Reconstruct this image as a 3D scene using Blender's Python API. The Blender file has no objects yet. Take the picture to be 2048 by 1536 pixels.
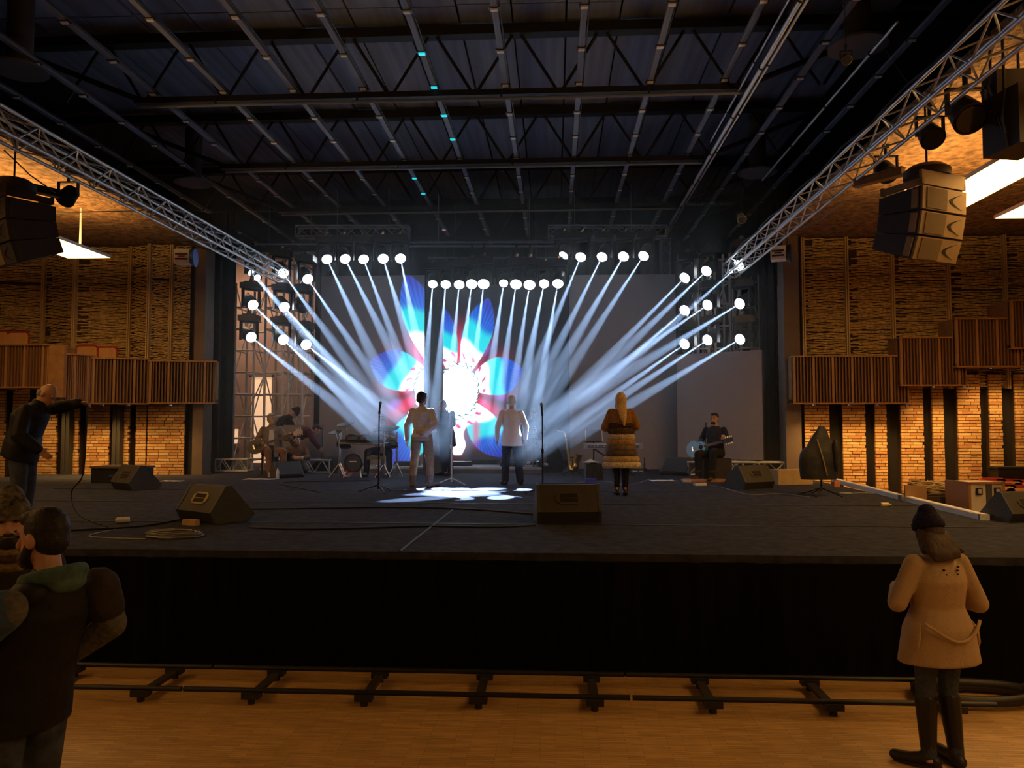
import bpy, bmesh, math, random
import numpy as np
from mathutils import Vector, Matrix, Quaternion, noise as mnoise
random.seed(7)
V = Vector
SC = bpy.context.scene
COL = SC.collection
PI = math.pi

# ------------------------------------------------------------------ camera
F = 1538.0                                  # focal length in pixels of the 2048 x 1536 frame
EYE = V((0, 0, 2.25))
PITCH = math.atan(78 / F)
YAW = math.atan(86 / F * math.cos(PITCH))
cam = bpy.data.cameras.new('camera')
cam.sensor_width = 36; cam.lens = F / 2048 * 36; cam.clip_end = 200
camo = bpy.data.objects.new('camera', cam); COL.objects.link(camo)
camo.location = EYE; camo.rotation_euler = (PI / 2 + PITCH, 0, YAW)
SC.camera = camo
_fw = V((-math.sin(YAW) * math.cos(PITCH), math.cos(YAW) * math.cos(PITCH), math.sin(PITCH)))
_rt = V((math.cos(YAW), math.sin(YAW), 0))
_up = _rt.cross(_fw)
def ray(u, v): return _fw * F + _rt * (u - 1024) + _up * (768 - v)
def W(u, v, Y):
    d = ray(u, v); return EYE + d * (Y / d.y)
def G(u, v, z=1.07):
    d = ray(u, v); return EYE + d * ((z - EYE.z) / d.z)

# ------------------------------------------------------------------ world, exposure
w = bpy.data.worlds.new('hall_dark'); SC.world = w; w.use_nodes = True
w.node_tree.nodes['Background'].inputs[0].default_value = (.40, .48, .75, 1)
w.node_tree.nodes['Background'].inputs[1].default_value = .022
vs = SC.view_settings
vs.view_transform = 'Standard'; vs.look = 'None'; vs.gamma = 1; vs.use_curve_mapping = False; vs.exposure = 0.0
SC.cycles.max_bounces = 5; SC.cycles.diffuse_bounces = 3; SC.cycles.glossy_bounces = 2
SC.cycles.transmission_bounces = 2; SC.cycles.volume_bounces = 0; SC.cycles.transparent_max_bounces = 6
SC.cycles.use_denoising = True; SC.cycles.sample_clamp_indirect = 4
SC.cycles.caustics_reflective = False; SC.cycles.caustics_refractive = False
SC.cycles.use_light_tree = True; SC.cycles.adaptive_threshold = .015
ZS = 1.07                                    # stage height
SPOT_AIM = G(912, 984)                       # every beam meets here on the stage
BEAM_W = 75000.0

# ------------------------------------------------------------------ materials
MATS = {}
def M(name, col, rough=.6, metal=0, noise=0, scale=12, bump=0, emis=0, ecol=None, stretch=None, spec=.4):
    if name in MATS: return MATS[name]
    m = bpy.data.materials.new(name); m.use_nodes = True; MATS[name] = m
    nt = m.node_tree; b = nt.nodes['Principled BSDF']
    b.inputs['Base Color'].default_value = (*col, 1); b.inputs['Roughness'].default_value = rough
    b.inputs['Metallic'].default_value = metal
    b.inputs['Specular IOR Level'].default_value = spec
    if emis:
        b.inputs['Emission Color'].default_value = (*(ecol or col), 1); b.inputs['Emission Strength'].default_value = emis
    if noise or bump:
        tc = nt.nodes.new('ShaderNodeTexCoord'); n = nt.nodes.new('ShaderNodeTexNoise')
        n.inputs['Scale'].default_value = scale; n.inputs['Detail'].default_value = 4
        src = tc.outputs['Object']
        if stretch:
            mp = nt.nodes.new('ShaderNodeMapping'); mp.inputs['Scale'].default_value = stretch
            nt.links.new(src, mp.inputs[0]); src = mp.outputs[0]
        nt.links.new(src, n.inputs['Vector'])
        if noise:
            r = nt.nodes.new('ShaderNodeValToRGB')
            r.color_ramp.elements[0].position = .3; r.color_ramp.elements[1].position = .7
            lo = tuple(max(0, c * (1 - noise)) for c in col); hi = tuple(min(1, c * (1 + noise)) for c in col)
            r.color_ramp.elements[0].color = (*lo, 1); r.color_ramp.elements[1].color = (*hi, 1)
            nt.links.new(n.outputs['Fac'], r.inputs[0]); nt.links.new(r.outputs[0], b.inputs['Base Color'])
        if bump:
            bp = nt.nodes.new('ShaderNodeBump'); bp.inputs['Strength'].default_value = bump; bp.inputs['Distance'].default_value = .02
            nt.links.new(n.outputs['Fac'], bp.inputs['Height']); nt.links.new(bp.outputs[0], b.inputs['Normal'])
    return m
BLACK = M('black_plastic', (.018, .018, .02), .5, noise=.25, scale=30)
BLACKM = M('black_metal', (.02, .02, .023), .45, .3)
CARPET = M('stage_carpet', (.034, .036, .048), .95, noise=.35, scale=9, bump=.25, spec=.1)
SKIRT = M('skirt_cloth', (.0045, .0045, .006), .95, noise=.3, scale=3, stretch=(6, 6, .4), spec=.05)
ALU = M('aluminium', (.62, .64, .68), .4, .5, noise=.12, scale=8)
STEEL = M('scaffold_steel', (.72, .69, .66), .5, .1, noise=.2, scale=6)
CHROME = M('chrome', (.7, .7, .72), .2, 1)
GIRDER = M('girder_black', (.006, .006, .008), .7)
STRIPM = M('batten_grey', (.14, .165, .22), .6, noise=.15, scale=5)  # blue cast of the stage light mixed into the grey
TAGM = M('tag_white', (.62, .64, .68), .4, 0, emis=.0, ecol=(.8, .9, 1))
TAGC = M('tag_cyan_reflection', (.05, .75, .8), .3, 0, emis=.8, ecol=(.02, .8, .9))  # screen reflected in a pale tag, put in as cyan emission
TAGP = M('tag_pink_reflection', (.8, .3, .6), .3, 0, emis=.5, ecol=(.9, .35, .75))  # pink screen reflection painted in as a weak glow
CEILM = M('ceiling_panel', (.12, .15, .22), .9, noise=.3, scale=1.6, stretch=(3, .6, 1), bump=.1)  # bluish tint stands in for cool stage light on the boards
DRAPE = M('black_drape', (.010, .010, .014), .9, noise=.3, scale=2, stretch=(8, 8, .3), spec=.1)
LEDGREY = M('led_face_off', (.30, .265, .262), .55, noise=.06, scale=40)
BROWNWALL = M('backstage_wall', (.30, .20, .16), .8, noise=.12, scale=2)
WALNUT = M('walnut_slat', (.17, .085, .040), .55, noise=.3, scale=6, stretch=(3, 3, .3))
WALNUTD = M('parapet_dark', (.050, .018, .013), .7)
TRIMW = M('walnut_trim', (.30, .16, .07), .5, noise=.2, scale=8)
WICKER = M('woven_twig', (.62, .45, .21), .7, noise=.45, scale=14)
WICKERB = M('woven_backing', (.060, .040, .020), .9)
TRIMG = M('panel_trim', (.52, .38, .20), .6)
MORTAR = M('mortar', (.045, .024, .013), .95)
BRICKS = [M('brick_%s' % n, c, .85, noise=.25, scale=18, bump=.4) for n, c in
          (('ochre', (.54, .31, .12)), ('tan', (.60, .37, .16)), ('rust', (.46, .23, .085)), ('sand', (.66, .44, .20)))]
SLOT = M('dark_slot', (.012, .009, .008), .8)
COLUMN = M('brown_column', (.16, .115, .085), .8, noise=.1, scale=3)
RED = M('red_seat', (.30, .025, .020), .7, noise=.15, scale=20)
SEATWOOD = M('seat_ply', (.55, .30, .13), .5, noise=.1, scale=6)
LENS = M('beam_lens', (1, 1, 1), .2, emis=14, ecol=(.86, .93, 1))
LAMPT = M('lamp_tile', (1, .9, .7), .5, emis=12.5, ecol=(1, .54, .16))
WARMDOOR = M('lit_room', (.9, .72, .52), .8, emis=.75, ecol=(1, .60, .34))
CABLE = M('cable_black', (.012, .012, .013), .5)
CABLEG = M('cable_grey', (.25, .24, .22), .5)
WHITEP = M('white_paint', (.72, .73, .76), .5, noise=.1, scale=9)
PAPER = M('paper', (.75, .75, .72), .8)
CARD = M('cardboard', (.50, .34, .17), .8, noise=.12, scale=5)
WOODP = M('pale_wood', (.55, .36, .18), .6, noise=.2, scale=10)
GRILLE = M('speaker_grille', (.022, .022, .024), .7, noise=.4, scale=300)
GOLD = M('sax_brass', (.85, .60, .22), .22, 1)

def cork():
    m = bpy.data.materials.new('cork_plaster'); m.use_nodes = True; nt = m.node_tree; b = nt.nodes['Principled BSDF']
    tc = nt.nodes.new('ShaderNodeTexCoord'); v = nt.nodes.new('ShaderNodeTexVoronoi'); v.inputs['Scale'].default_value = 9
    n = nt.nodes.new('ShaderNodeTexNoise'); n.inputs['Scale'].default_value = 7; n.inputs['Detail'].default_value = 8
    nt.links.new(tc.outputs['Object'], n.inputs['Vector'])
    mp = nt.nodes.new('ShaderNodeMixRGB'); mp.blend_type = 'ADD'; mp.inputs[0].default_value = .25
    nt.links.new(tc.outputs['Object'], mp.inputs[1]); nt.links.new(n.outputs['Color'], mp.inputs[2]); nt.links.new(mp.outputs[0], v.inputs['Vector'])
    r = nt.nodes.new('ShaderNodeValToRGB'); r.color_ramp.elements[0].color = (.07, .036, .014, 1); r.color_ramp.elements[1].color = (.36, .20, .08, 1)
    r.color_ramp.elements[0].position = .32; r.color_ramp.elements[1].position = .72
    nt.links.new(n.outputs['Fac'], r.inputs[0]); nt.links.new(r.outputs[0], b.inputs['Base Color'])
    bp = nt.nodes.new('ShaderNodeBump'); bp.inputs['Strength'].default_value = .8; bp.inputs['Distance'].default_value = .06
    nt.links.new(v.outputs['Distance'], bp.inputs['Height']); nt.links.new(bp.outputs[0], b.inputs['Normal'])
    b.inputs['Roughness'].default_value = .8
    return m
CORK = cork()

def parquet():
    m = bpy.data.materials.new('strip_parquet'); m.use_nodes = True; nt = m.node_tree; b = nt.nodes['Principled BSDF']
    tc = nt.nodes.new('ShaderNodeTexCoord'); br = nt.nodes.new('ShaderNodeTexBrick')
    br.offset = .37; br.inputs['Scale'].default_value = 1; br.inputs['Brick Width'].default_value = .30; br.inputs['Row Height'].default_value = .030
    br.inputs['Mortar Size'].default_value = .0016; br.inputs['Mortar Smooth'].default_value = .3
    br.inputs['Color1'].default_value = (.48, .28, .10, 1); br.inputs['Color2'].default_value = (.62, .38, .15, 1); br.inputs['Mortar'].default_value = (.16, .09, .04, 1)
    nt.links.new(tc.outputs['Object'], br.inputs['Vector'])
    n = nt.nodes.new('ShaderNodeTexNoise'); n.inputs['Scale'].default_value = 5; n.inputs['Detail'].default_value = 5
    mp = nt.nodes.new('ShaderNodeMapping'); mp.inputs['Scale'].default_value = (1, 9, 1)
    nt.links.new(tc.outputs['Object'], mp.inputs[0]); nt.links.new(mp.outputs[0], n.inputs['Vector'])
    mx = nt.nodes.new('ShaderNodeMixRGB'); mx.blend_type = 'MULTIPLY'; mx.inputs[0].default_value = .7
    r = nt.nodes.new('ShaderNodeValToRGB'); r.color_ramp.elements[0].color = (.55, .55, .55, 1); r.color_ramp.elements[0].position = .3; r.color_ramp.elements[1].position = .65
    nt.links.new(n.outputs['Fac'], r.inputs[0]); nt.links.new(br.outputs['Color'], mx.inputs[1]); nt.links.new(r.outputs[0], mx.inputs[2])
    nt.links.new(mx.outputs[0], b.inputs['Base Color']); b.inputs['Roughness'].default_value = .42
    return m
PARQUET = parquet()

# ------------------------------------------------------------------ object helpers
def tag(o, label=None, cat=None, group=None, kind=None):
    if label: o['label'] = label
    if cat: o['category'] = cat
    if group: o['group'] = group
    if kind: o['kind'] = kind
    return o
def wm(o):
    if o is None: return Matrix()
    return (wm(o.parent) @ o.matrix_parent_inverse if o.parent else Matrix()) @ o.matrix_basis
def empty(name, loc=(0, 0, 0), rz=0, label=None, cat=None, group=None, kind=None):
    o = bpy.data.objects.new(name, None); COL.objects.link(o); o.empty_display_size = .2
    o.location = loc; o.rotation_euler = (0, 0, rz)
    return tag(o, label, cat, group, kind)
def link(name, me, parent=None, world=False):
    o = bpy.data.objects.new(name, me); COL.objects.link(o)
    if parent:
        o.parent = parent
        if world: o.matrix_parent_inverse = wm(parent).inverted()
    return o
def copy_tree(o, parent=None):
    c = o.copy(); COL.objects.link(c); c.parent = parent
    for ch in list(o.children): copy_tree(ch, c)
    return c
def frame_z(d):
    d = V(d).normalized(); a = V((1, 0, 0)) if abs(d.x) < .9 else V((0, 1, 0))
    x = (a - d * a.dot(d)).normalized(); return x, d.cross(x), d

class MB:
    def __init__(s): s.v = []; s.f = []
    def add(s, vs, fs):
        b = len(s.v); s.v += [V(p) for p in vs]; s.f += [tuple(i + b for i in f) for f in fs]; return s
    def box(s, c, d, R=None):
        c = V(c); h = V(d) / 2
        P = [V((x * h.x, y * h.y, z * h.z)) for z in (-1, 1) for y in (-1, 1) for x in (-1, 1)]
        if R: P = [R @ p for p in P]
        return s.add([c + p for p in P], [(0, 2, 3, 1), (4, 5, 7, 6), (0, 1, 5, 4), (2, 6, 7, 3), (0, 4, 6, 2), (1, 3, 7, 5)])
    def bx(s, a, b): a = V(a); b = V(b); return s.box((a + b) / 2, [abs(x) for x in (b - a)])
    def cyl(s, p0, p1, r0, r1=None, n=10, caps=True):
        r1 = r0 if r1 is None else r1; p0 = V(p0); p1 = V(p1); x, y, z = frame_z(p1 - p0); vs = []
        for p, r in ((p0, r0), (p1, r1)):
            vs += [p + (x * math.cos(2 * PI * i / n) + y * math.sin(2 * PI * i / n)) * r for i in range(n)]
        fs = [(i, (i + 1) % n, n + (i + 1) % n, n + i) for i in range(n)]
        if caps: fs += [tuple(range(n - 1, -1, -1)), tuple(range(n, 2 * n))]
        return s.add(vs, fs)
    def path(s, pts, r, n=6, rs=None):
        pts = [V(p) for p in pts]; k = len(pts); x = None; vs = []
        for i, p in enumerate(pts):
            d = (pts[min(i + 1, k - 1)] - pts[max(i - 1, 0)]).normalized()
            if x is None: x, y, _ = frame_z(d)
            else:
                x = (x - d * x.dot(d)).normalized(); y = d.cross(x)
            q = rs[i] if rs else r
            vs += [p + (x * math.cos(2 * PI * j / n) + y * math.sin(2 * PI * j / n)) * q for j in range(n)]
        fs = [(i * n + j, i * n + (j + 1) % n, (i + 1) * n + (j + 1) % n, (i + 1) * n + j) for i in range(k - 1) for j in range(n)]
        fs += [tuple(range(n - 1, -1, -1)), tuple((k - 1) * n + j for j in range(n))]
        return s.add(vs, fs)
    def ell(s, c, r, R=None, n=12, m=8):
        c = V(c); vs = [V((0, 0, -r[2]))]
        for i in range(1, m):
            t = -PI / 2 + PI * i / m
            vs += [V((r[0] * math.cos(t) * math.cos(2 * PI * j / n), r[1] * math.cos(t) * math.sin(2 * PI * j / n), r[2] * math.sin(t))) for j in range(n)]
        vs.append(V((0, 0, r[2])))
        fs = [(0, 1 + (j + 1) % n, 1 + j) for j in range(n)]
        for i in range(m - 2):
            a = 1 + i * n; fs += [(a + j, a + (j + 1) % n, a + n + (j + 1) % n, a + n + j) for j in range(n)]
        a = 1 + (m - 2) * n; fs += [(a + j, a + (j + 1) % n, a + n) for j in range(n)]
        if R: vs = [R @ p for p in vs]
        return s.add([c + p for p in vs], fs)
    def cap(s, p0, p1, r0, r1, n=10, sq=1):
        p0 = V(p0); p1 = V(p1); x, y, z = frame_z(p1 - p0); y = y * sq; vs = []
        rg = [(p0, r0, t) for t in (-80, -50, -20)] + [(p0, r0, 0), (p1, r1, 0)] + [(p1, r1, t) for t in (20, 50, 80)]
        for p, r, t in rg:
            t = math.radians(t); q = r * math.cos(t); o = p + z * (r * math.sin(t))
            vs += [o + (x * math.cos(2 * PI * i / n) + y * math.sin(2 * PI * i / n)) * q for i in range(n)]
        k = len(rg)
        fs = [(i * n + j, i * n + (j + 1) % n, (i + 1) * n + (j + 1) % n, (i + 1) * n + j) for i in range(k - 1) for j in range(n)]
        fs += [tuple(range(n - 1, -1, -1)), tuple((k - 1) * n + j for j in range(n))]
        return s.add(vs, fs)
    def loft(s, secs, n=16, pw=1):
        vs = []
        for c, ax, ay in secs:
            for i in range(n):
                a = 2 * PI * i / n; ca, sa = math.cos(a), math.sin(a)
                if pw != 1: ca = math.copysign(abs(ca) ** pw, ca); sa = math.copysign(abs(sa) ** pw, sa)
                vs.append(V(c) + V(ax) * ca + V(ay) * sa)
        k = len(secs)
        fs = [(i * n + j, i * n + (j + 1) % n, (i + 1) * n + (j + 1) % n, (i + 1) * n + j) for i in range(k - 1) for j in range(n)]
        fs += [tuple(range(n - 1, -1, -1)), tuple((k - 1) * n + j for j in range(n))]
        return s.add(vs, fs)
    def lathe(s, c, prof, n=20, axis=(0, 0, 1)):
        x, y, z = frame_z(axis); c = V(c); vs = []
        for r, h in prof: vs += [c + z * h + (x * math.cos(2 * PI * i / n) + y * math.sin(2 * PI * i / n)) * max(r, 1e-4) for i in range(n)]
        k = len(prof)
        fs = [(i * n + j, i * n + (j + 1) % n, (i + 1) * n + (j + 1) % n, (i + 1) * n + j) for i in range(k - 1) for j in range(n)]
        fs += [tuple(range(n - 1, -1, -1)), tuple((k - 1) * n + j for j in range(n))]
        return s.add(vs, fs)
    def prism(s, poly, a, b, ax='x'):
        # poly of 2-D points swept from a to b along an axis
        def P(p, t): return V((t, p[0], p[1])) if ax == 'x' else V((p[0], t, p[1])) if ax == 'y' else V((p[0], p[1], t))
        n = len(poly); vs = [P(p, a) for p in poly] + [P(p, b) for p in poly]
        return s.add(vs, [(i, (i + 1) % n, n + (i + 1) % n, n + i) for i in range(n)] + [tuple(range(n - 1, -1, -1)), tuple(range(n, 2 * n))])
    def torus(s, c, R, r, axis=(0, 0, 1), n=24, k=8, a0=0, a1=2 * PI):
        x, y, z = frame_z(axis); c = V(c)
        full = abs(a1 - a0 - 2 * PI) < 1e-6
        pts = [c + (x * math.cos(a0 + (a1 - a0) * i / n) + y * math.sin(a0 + (a1 - a0) * i / n)) * R for i in range(n + 1)]
        return s.path(pts, r, k)
    def tf(s, mat): s.v = [mat @ p for p in s.v]; return s
    def mesh(s, name, mat, smooth=False):
        me = bpy.data.meshes.new(name); me.from_pydata([tuple(p) for p in s.v], [], s.f)
        bm = bmesh.new(); bm.from_mesh(me); bmesh.ops.recalc_face_normals(bm, faces=bm.faces); bm.to_mesh(me); bm.free()
        if mat: me.materials.append(mat)
        if smooth:
            me.polygons.foreach_set('use_smooth', [True] * len(me.polygons))
            try: me.set_sharp_from_angle(angle=math.radians(50))
            except Exception: pass
        return me
    def build(s, name, mat, parent=None, smooth=False, world=False):
        if parent is None:
            lo = [min(p[i] for p in s.v) for i in range(3)]; hi = [max(p[i] for p in s.v) for i in range(3)]
            org = V(((lo[0] + hi[0]) / 2, (lo[1] + hi[1]) / 2, lo[2])); s.v = [p - org for p in s.v]
            o = link(name, s.mesh(name, mat, smooth)); o.location = org; return o
        return link(name, s.mesh(name, mat, smooth), parent, world)

_unit = {}
def unit(kind, mat):
    k = (kind, mat.name)
    if k not in _unit:
        if kind == 'cube': _unit[k] = MB().box((0, 0, 0), (1, 1, 1)).mesh('unit_' + kind, mat)
        else: _unit[k] = MB().cyl((0, 0, 0), (0, 0, 1), 1, n=8).mesh('unit_' + kind, mat, True)
    return _unit[k]
def stick(parent, name, mat, p0, p1, r, world=False):
    p0 = V(p0); p1 = V(p1); o = link(name, unit('rod', mat), parent, world); d = p1 - p0
    o.location = p0; o.rotation_mode = 'QUATERNION'; o.rotation_quaternion = d.to_track_quat('Z', 'Y'); o.scale = (r, r, d.length)
    return o
def slab(parent, name, mat, c, d, rz=0, rx=0, ry=0, world=False):
    o = link(name, unit('cube', mat), parent, world); o.location = c; o.scale = d; o.rotation_euler = (rx, ry, rz); return o
def lamp(kind, name, loc, energy, col, parent=None, **kw):
    l = bpy.data.lights.new(name, kind); l.energy = energy; l.color = col
    for k, v_ in kw.items(): setattr(l, k, v_)
    o = bpy.data.objects.new(name, l); COL.objects.link(o); o.location = loc
    if parent: o.parent = parent
    return o

# ================================================================== THE SETTING
tag(MB().bx((-17, -9, -.2), (17, 25.5, 0)).build('floor', PARQUET), kind='structure')
ce = tag(MB().bx((-17, -9, 9.25), (17, 25.5, 9.45)).build('ceiling', GIRDER), kind='structure')
xs = [-9.9 + .92 * i for i in range(17)]
for i, x in enumerate(xs):
    for j in range(4):                                            # ceiling boards with open seams
        y0 = 8.2 + 4.2 * j
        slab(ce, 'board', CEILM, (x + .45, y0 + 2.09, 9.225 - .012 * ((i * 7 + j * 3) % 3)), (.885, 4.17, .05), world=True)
tag(MB().bx((-17, 24.6, 0), (17, 24.9, 9.3)).build('wall_back', DRAPE), kind='structure')
tag(MB().bx((-17.2, -9, 6.4), (-17, 25, 9.3)).build('wall_side_left', DRAPE), kind='structure')
tag(MB().bx((17, -9, 6.4), (17.2, 25, 9.3)).build('wall_side_right', DRAPE), kind='structure')
tag(MB().bx((-17, -9.3, 0), (17, -9, 9.3)).build('wall_rear', COLUMN), kind='structure')

# ---------------- stage
stage = empty('stage', (-1.5, 12, 0), 0, 'large black carpeted stage with a black cloth skirt', 'stage')
MB().bx((-12, 7.05, 1.0), (7.4, 10.2, ZS)).bx((-12, 10.2, 1.0), (5.35, 17.2, ZS)).bx((-7.9, 17.2, 1.0), (5.35, 20.9, ZS)).bx((-12, 17.85, 1.0), (-7.9, 22.4, ZS)).bx((-7.9, 20.9, 1.0), (5.35, 22.4, ZS)).build('deck', CARPET, stage, world=True)
sk = MB()
n = 240
vs_, fs_ = [], []
for i in range(n + 1):                                            # front skirt, hung in shallow folds
    x = -12 + 19.4 * i / n; y = 7.03 + .012 * math.sin(x * 9) + .008 * math.sin(x * 23.7)
    vs_ += [(x, y, 1.005), (x, y - .012, .0)]
fs_ = [(2 * i, 2 * i + 2, 2 * i + 3, 2 * i + 1) for i in range(n)]
sk.add(vs_, fs_).build('skirt', SKIRT, stage, True, world=True)
MB().bx((7.38, 7.05, 0), (7.42, 10.2, 1.0)).bx((5.33, 10.2, 0), (5.37, 17.4, 1.0)).build('side_skirt', SKIRT, stage, world=True)
for y0, y1, x0, x1 in ((9.02, 9.05, -12, 5), (11.3, 11.325, -12, 5.2), (13.4, 13.42, -9, 5.2)):
    MB().bx((x0, y0, ZS), (x1, y1, ZS + .006)).build('carpet_seam', CABLE, stage, world=True)
a, b = G(800, 1103), G(905, 1020)
MB().path([a + V((0, 0, .004)), b + V((0, 0, .004))], .012, 4).build('carpet_seam', CABLE, stage, world=True)

# ---------------- side walls: dark base, brick piers, woven panels, cork plaster soffit
YR = 17.5
def wall(side, x0, x1, y):
    o = MB().bx((x0, y, 0), (x1, y + .3, 6.5)).build('wall_' + side, SLOT); return tag(o, kind='structure')
wr = wall('right', W(1600, 800, YR).x, 17, YR)
wl = wall('left', -17, W(404, 800, YR).x, YR)
MB().bx((W(1600, 800, YR).x, YR - .03, 3.0), (17, YR + .01, 6.5)).build('upper_wall', WICKERB, wr, world=True)
MB().bx((-17, YR - .03, 3.0), (W(404, 800, YR).x, YR + .01, 6.5)).build('upper_wall', WICKERB, wl, world=True)
tag(MB().bx((4.85, -9, 6.42), (17, YR + .3, 6.6)).build('ceiling_right', CORK), kind='structure')
tag(MB().bx((-17, -9, 6.42), (-8.05, YR + .3, 6.6)).build('ceiling_left', CORK), kind='structure')
def piers(wallo, spans, ytop, ybot):
    """brick piers standing proud of the dark wall: mortar core, then separate bricks"""
    bricks = []
    for (u0, u1) in spans:
        x0, x1 = W(u0, 850, YR).x, W(u1, 850, YR).x
        MB().bx((x0 + .01, YR - .17, 0), (x1 - .01, YR, 3.35)).build('pier_core', MORTAR, wallo, world=True)
        z = .5; row = 0
        while z < 3.3:
            x = x0 - (row % 2) * .13 * random.uniform(.6, 1.1)
            while x < x1 - .02:
                wdt = random.choice((.20, .25, .28)) ; a = max(x, x0); b = min(x + wdt, x1)
                if b - a > .04: bricks.append(((a + b) / 2, YR - .17 - random.uniform(.004, .022), z + .031, b - a - .013, .05, .054))
                x += wdt
            z += .067; row += 1
    rank = sorted(bricks, key=lambda q: (not (ybot < q[2] < ytop), -q[3]))
    for k, q in enumerate(rank[:300]):
        o = slab(wallo, 'brick', BRICKS[k * 7 % 4] if random.random() < .8 else BRICKS[2], q[:3], q[3:], ry=random.uniform(-.02, .02), world=True)
    rest = MB()
    for q in rank[300:]: rest.box(q[:3], q[3:])
    tag(rest.build('brickwork', BRICKS[0], wallo, world=True), kind='stuff')
piers(wr, [(1603, 1653), (1678, 1724), (1742, 1766), (1793, 1839), (1856, 1879), (1906, 1952), (1969, 1995), (2020, 2075)], 3.2, 1.1)
piers(wl, [(-40, 22), (36, 68), (82, 126), (147, 169), (182, 230), (245, 269), (281, 302), (304, 378)], 2.7, 1.1)
# dark posts standing in front of the slots of the left wall
for u in (136, 237):
    p = W(u, 850, 17.2); MB().bx((p.x - .10, 17.12, 0), (p.x + .08, 17.3, 2.66)).bx((p.x - .03, 17.09, 0), (p.x + .0, 17.12, 2.66)).build('dark_post', M('post_grey', (.05, .045, .04), .6), wl, world=True)

def woven(wallo, edges, vtop, fold, name='woven_panel'):
    for k in range(len(edges) - 1):
        u0, u1 = edges[k], edges[k + 1]
        x0, x1 = W(u0, 600, YR).x, W(u1, 600, YR).x
        f0, f1 = (fold[k], fold[k + 1]) if fold else (0, 0)
        pn = MB()
        pn.add([(x0, YR - .05 - f0, 3.0), (x1, YR - .05 - f1, 3.0), (x1, YR - .05 - f1, 6.40), (x0, YR - .05 - f0, 6.40)], [(0, 1, 2, 3)])
        po = pn.build(name, WICKERB, wallo, world=True)
        tw = MB(); z = 3.05; rows = 0; L = x1 - x0; nst = 4
        while z < 6.38:                                           # twigs woven in and out of hidden stakes
            pts = []; ph = rows % 2; th = random.uniform(.011, .016)
            for i in range(nst * 2 + 1):
                t = i / (nst * 2); s_ = math.sin((t * nst + ph) * PI)
                pts.append((x0 + L * t, YR - .085 - (f0 + (f1 - f0) * t) - .028 * s_, z + random.uniform(-.011, .011)))
            if random.random() < .985:
                i0 = random.choice((0, 0, 0, 1, 2)); tw.path(pts[i0:], th, 4)
            z += random.uniform(.030, .042); rows += 1
        tag(tw.build('twigs', WICKER, po, world=True), kind='stuff')
        for dx in (-.022, .022):
            MB().bx((x0 + dx - .015, YR - .16 - f0, 3.0), (x0 + dx + .015, YR - .04 - f0, 6.40)).build('panel_trim', TRIMG, wallo, world=True)
woven(wr, [1603, 1690, 1781, 1892, 2005, 2118], 480, None)
woven(wl, [-110, 0, 93, 171, 265, 314, 352, 388], 480, [0, .35, 0, .3, 0, .25, .1, .1])
# side columns, legs of the stage opening
tag(MB().bx((W(1571, 800, 17.3).x, 17.3, 0), (W(1602, 800, 17.3).x, 17.75, 6.5)).build('trim_1', COLUMN), kind='structure')
tag(MB().bx((W(386, 800, 17.3).x, 17.3, 0), (W(407, 800, 17.3).x, 17.75, 6.5)).build('trim_2', COLUMN), kind='structure')
def drape(name, u0, u1, Y, z0, z1, label, amp=.05, k=14.0, mat=DRAPE, d=.02):
    x0, x1 = W(u0, 800, Y).x, W(u1, 800, Y).x; n = max(12, int((x1 - x0) * k)); v_, f_ = [], []
    for i in range(n + 1):
        x = x0 + (x1 - x0) * i / n; y = Y + amp * math.sin(i * 1.9) + amp * .4 * math.sin(i * .77)
        v_ += [(x, y, z0), (x, y, z1), (x, y + d, z1), (x, y + d, z0)]
    for i in range(n):
        a = 4 * i; f_ += [(a, a + 4, a + 5, a + 1), (a + 2, a + 6, a + 7, a + 3), (a + 1, a + 5, a + 6, a + 2), (a, a + 3, a + 7, a + 4)]
    f_ += [(0, 1, 2, 3), (4 * n, 4 * n + 3, 4 * n + 2, 4 * n + 1)]
    return tag(MB().add(v_, f_).build(name, mat, None, True), label, 'curtain')
drape('leg_curtain', 406, 468, 18.9, ZS, 7.6, 'black leg curtain at the edge of the stage beside the left brick wall')
drape('leg_curtain', 1522, 1578, 18.2, ZS, 7.4, 'black leg curtain between the small grey screen and the right wall')
drape('backdrop_curtain', 628, 1400, 20.9, ZS, 7.2, 'wide black backdrop curtain hanging behind the lit screens', .06, 9)
pole = W(1563, 800, 17.9)
tag(MB().cyl((pole.x, 17.9, ZS), (pole.x, 17.9, 5.4), .05).cyl((pole.x, 17.9, ZS), (pole.x, 17.9, ZS + .02), .16).build('steel_pole', ALU, None, True), 'slim upright grey pole in front of the black leg curtain', 'pole')
for u, du, top in ((418, 5, 6.1), (434, 4, 6.3)):
    p = W(u, 800, 18.6)
    tag(MB().bx((p.x - .06, 18.5, ZS), (p.x + .06, 18.65, top)).bx((p.x - .10, 18.45, ZS), (p.x + .10, 18.7, ZS + .03)).build('black_post', BLACKM), 'square black post %s the left black leg curtain' % ('nearer the brick wall beside', 'standing before the middle of')[u > 425], 'post', 'black posts at the stage edge')

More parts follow.
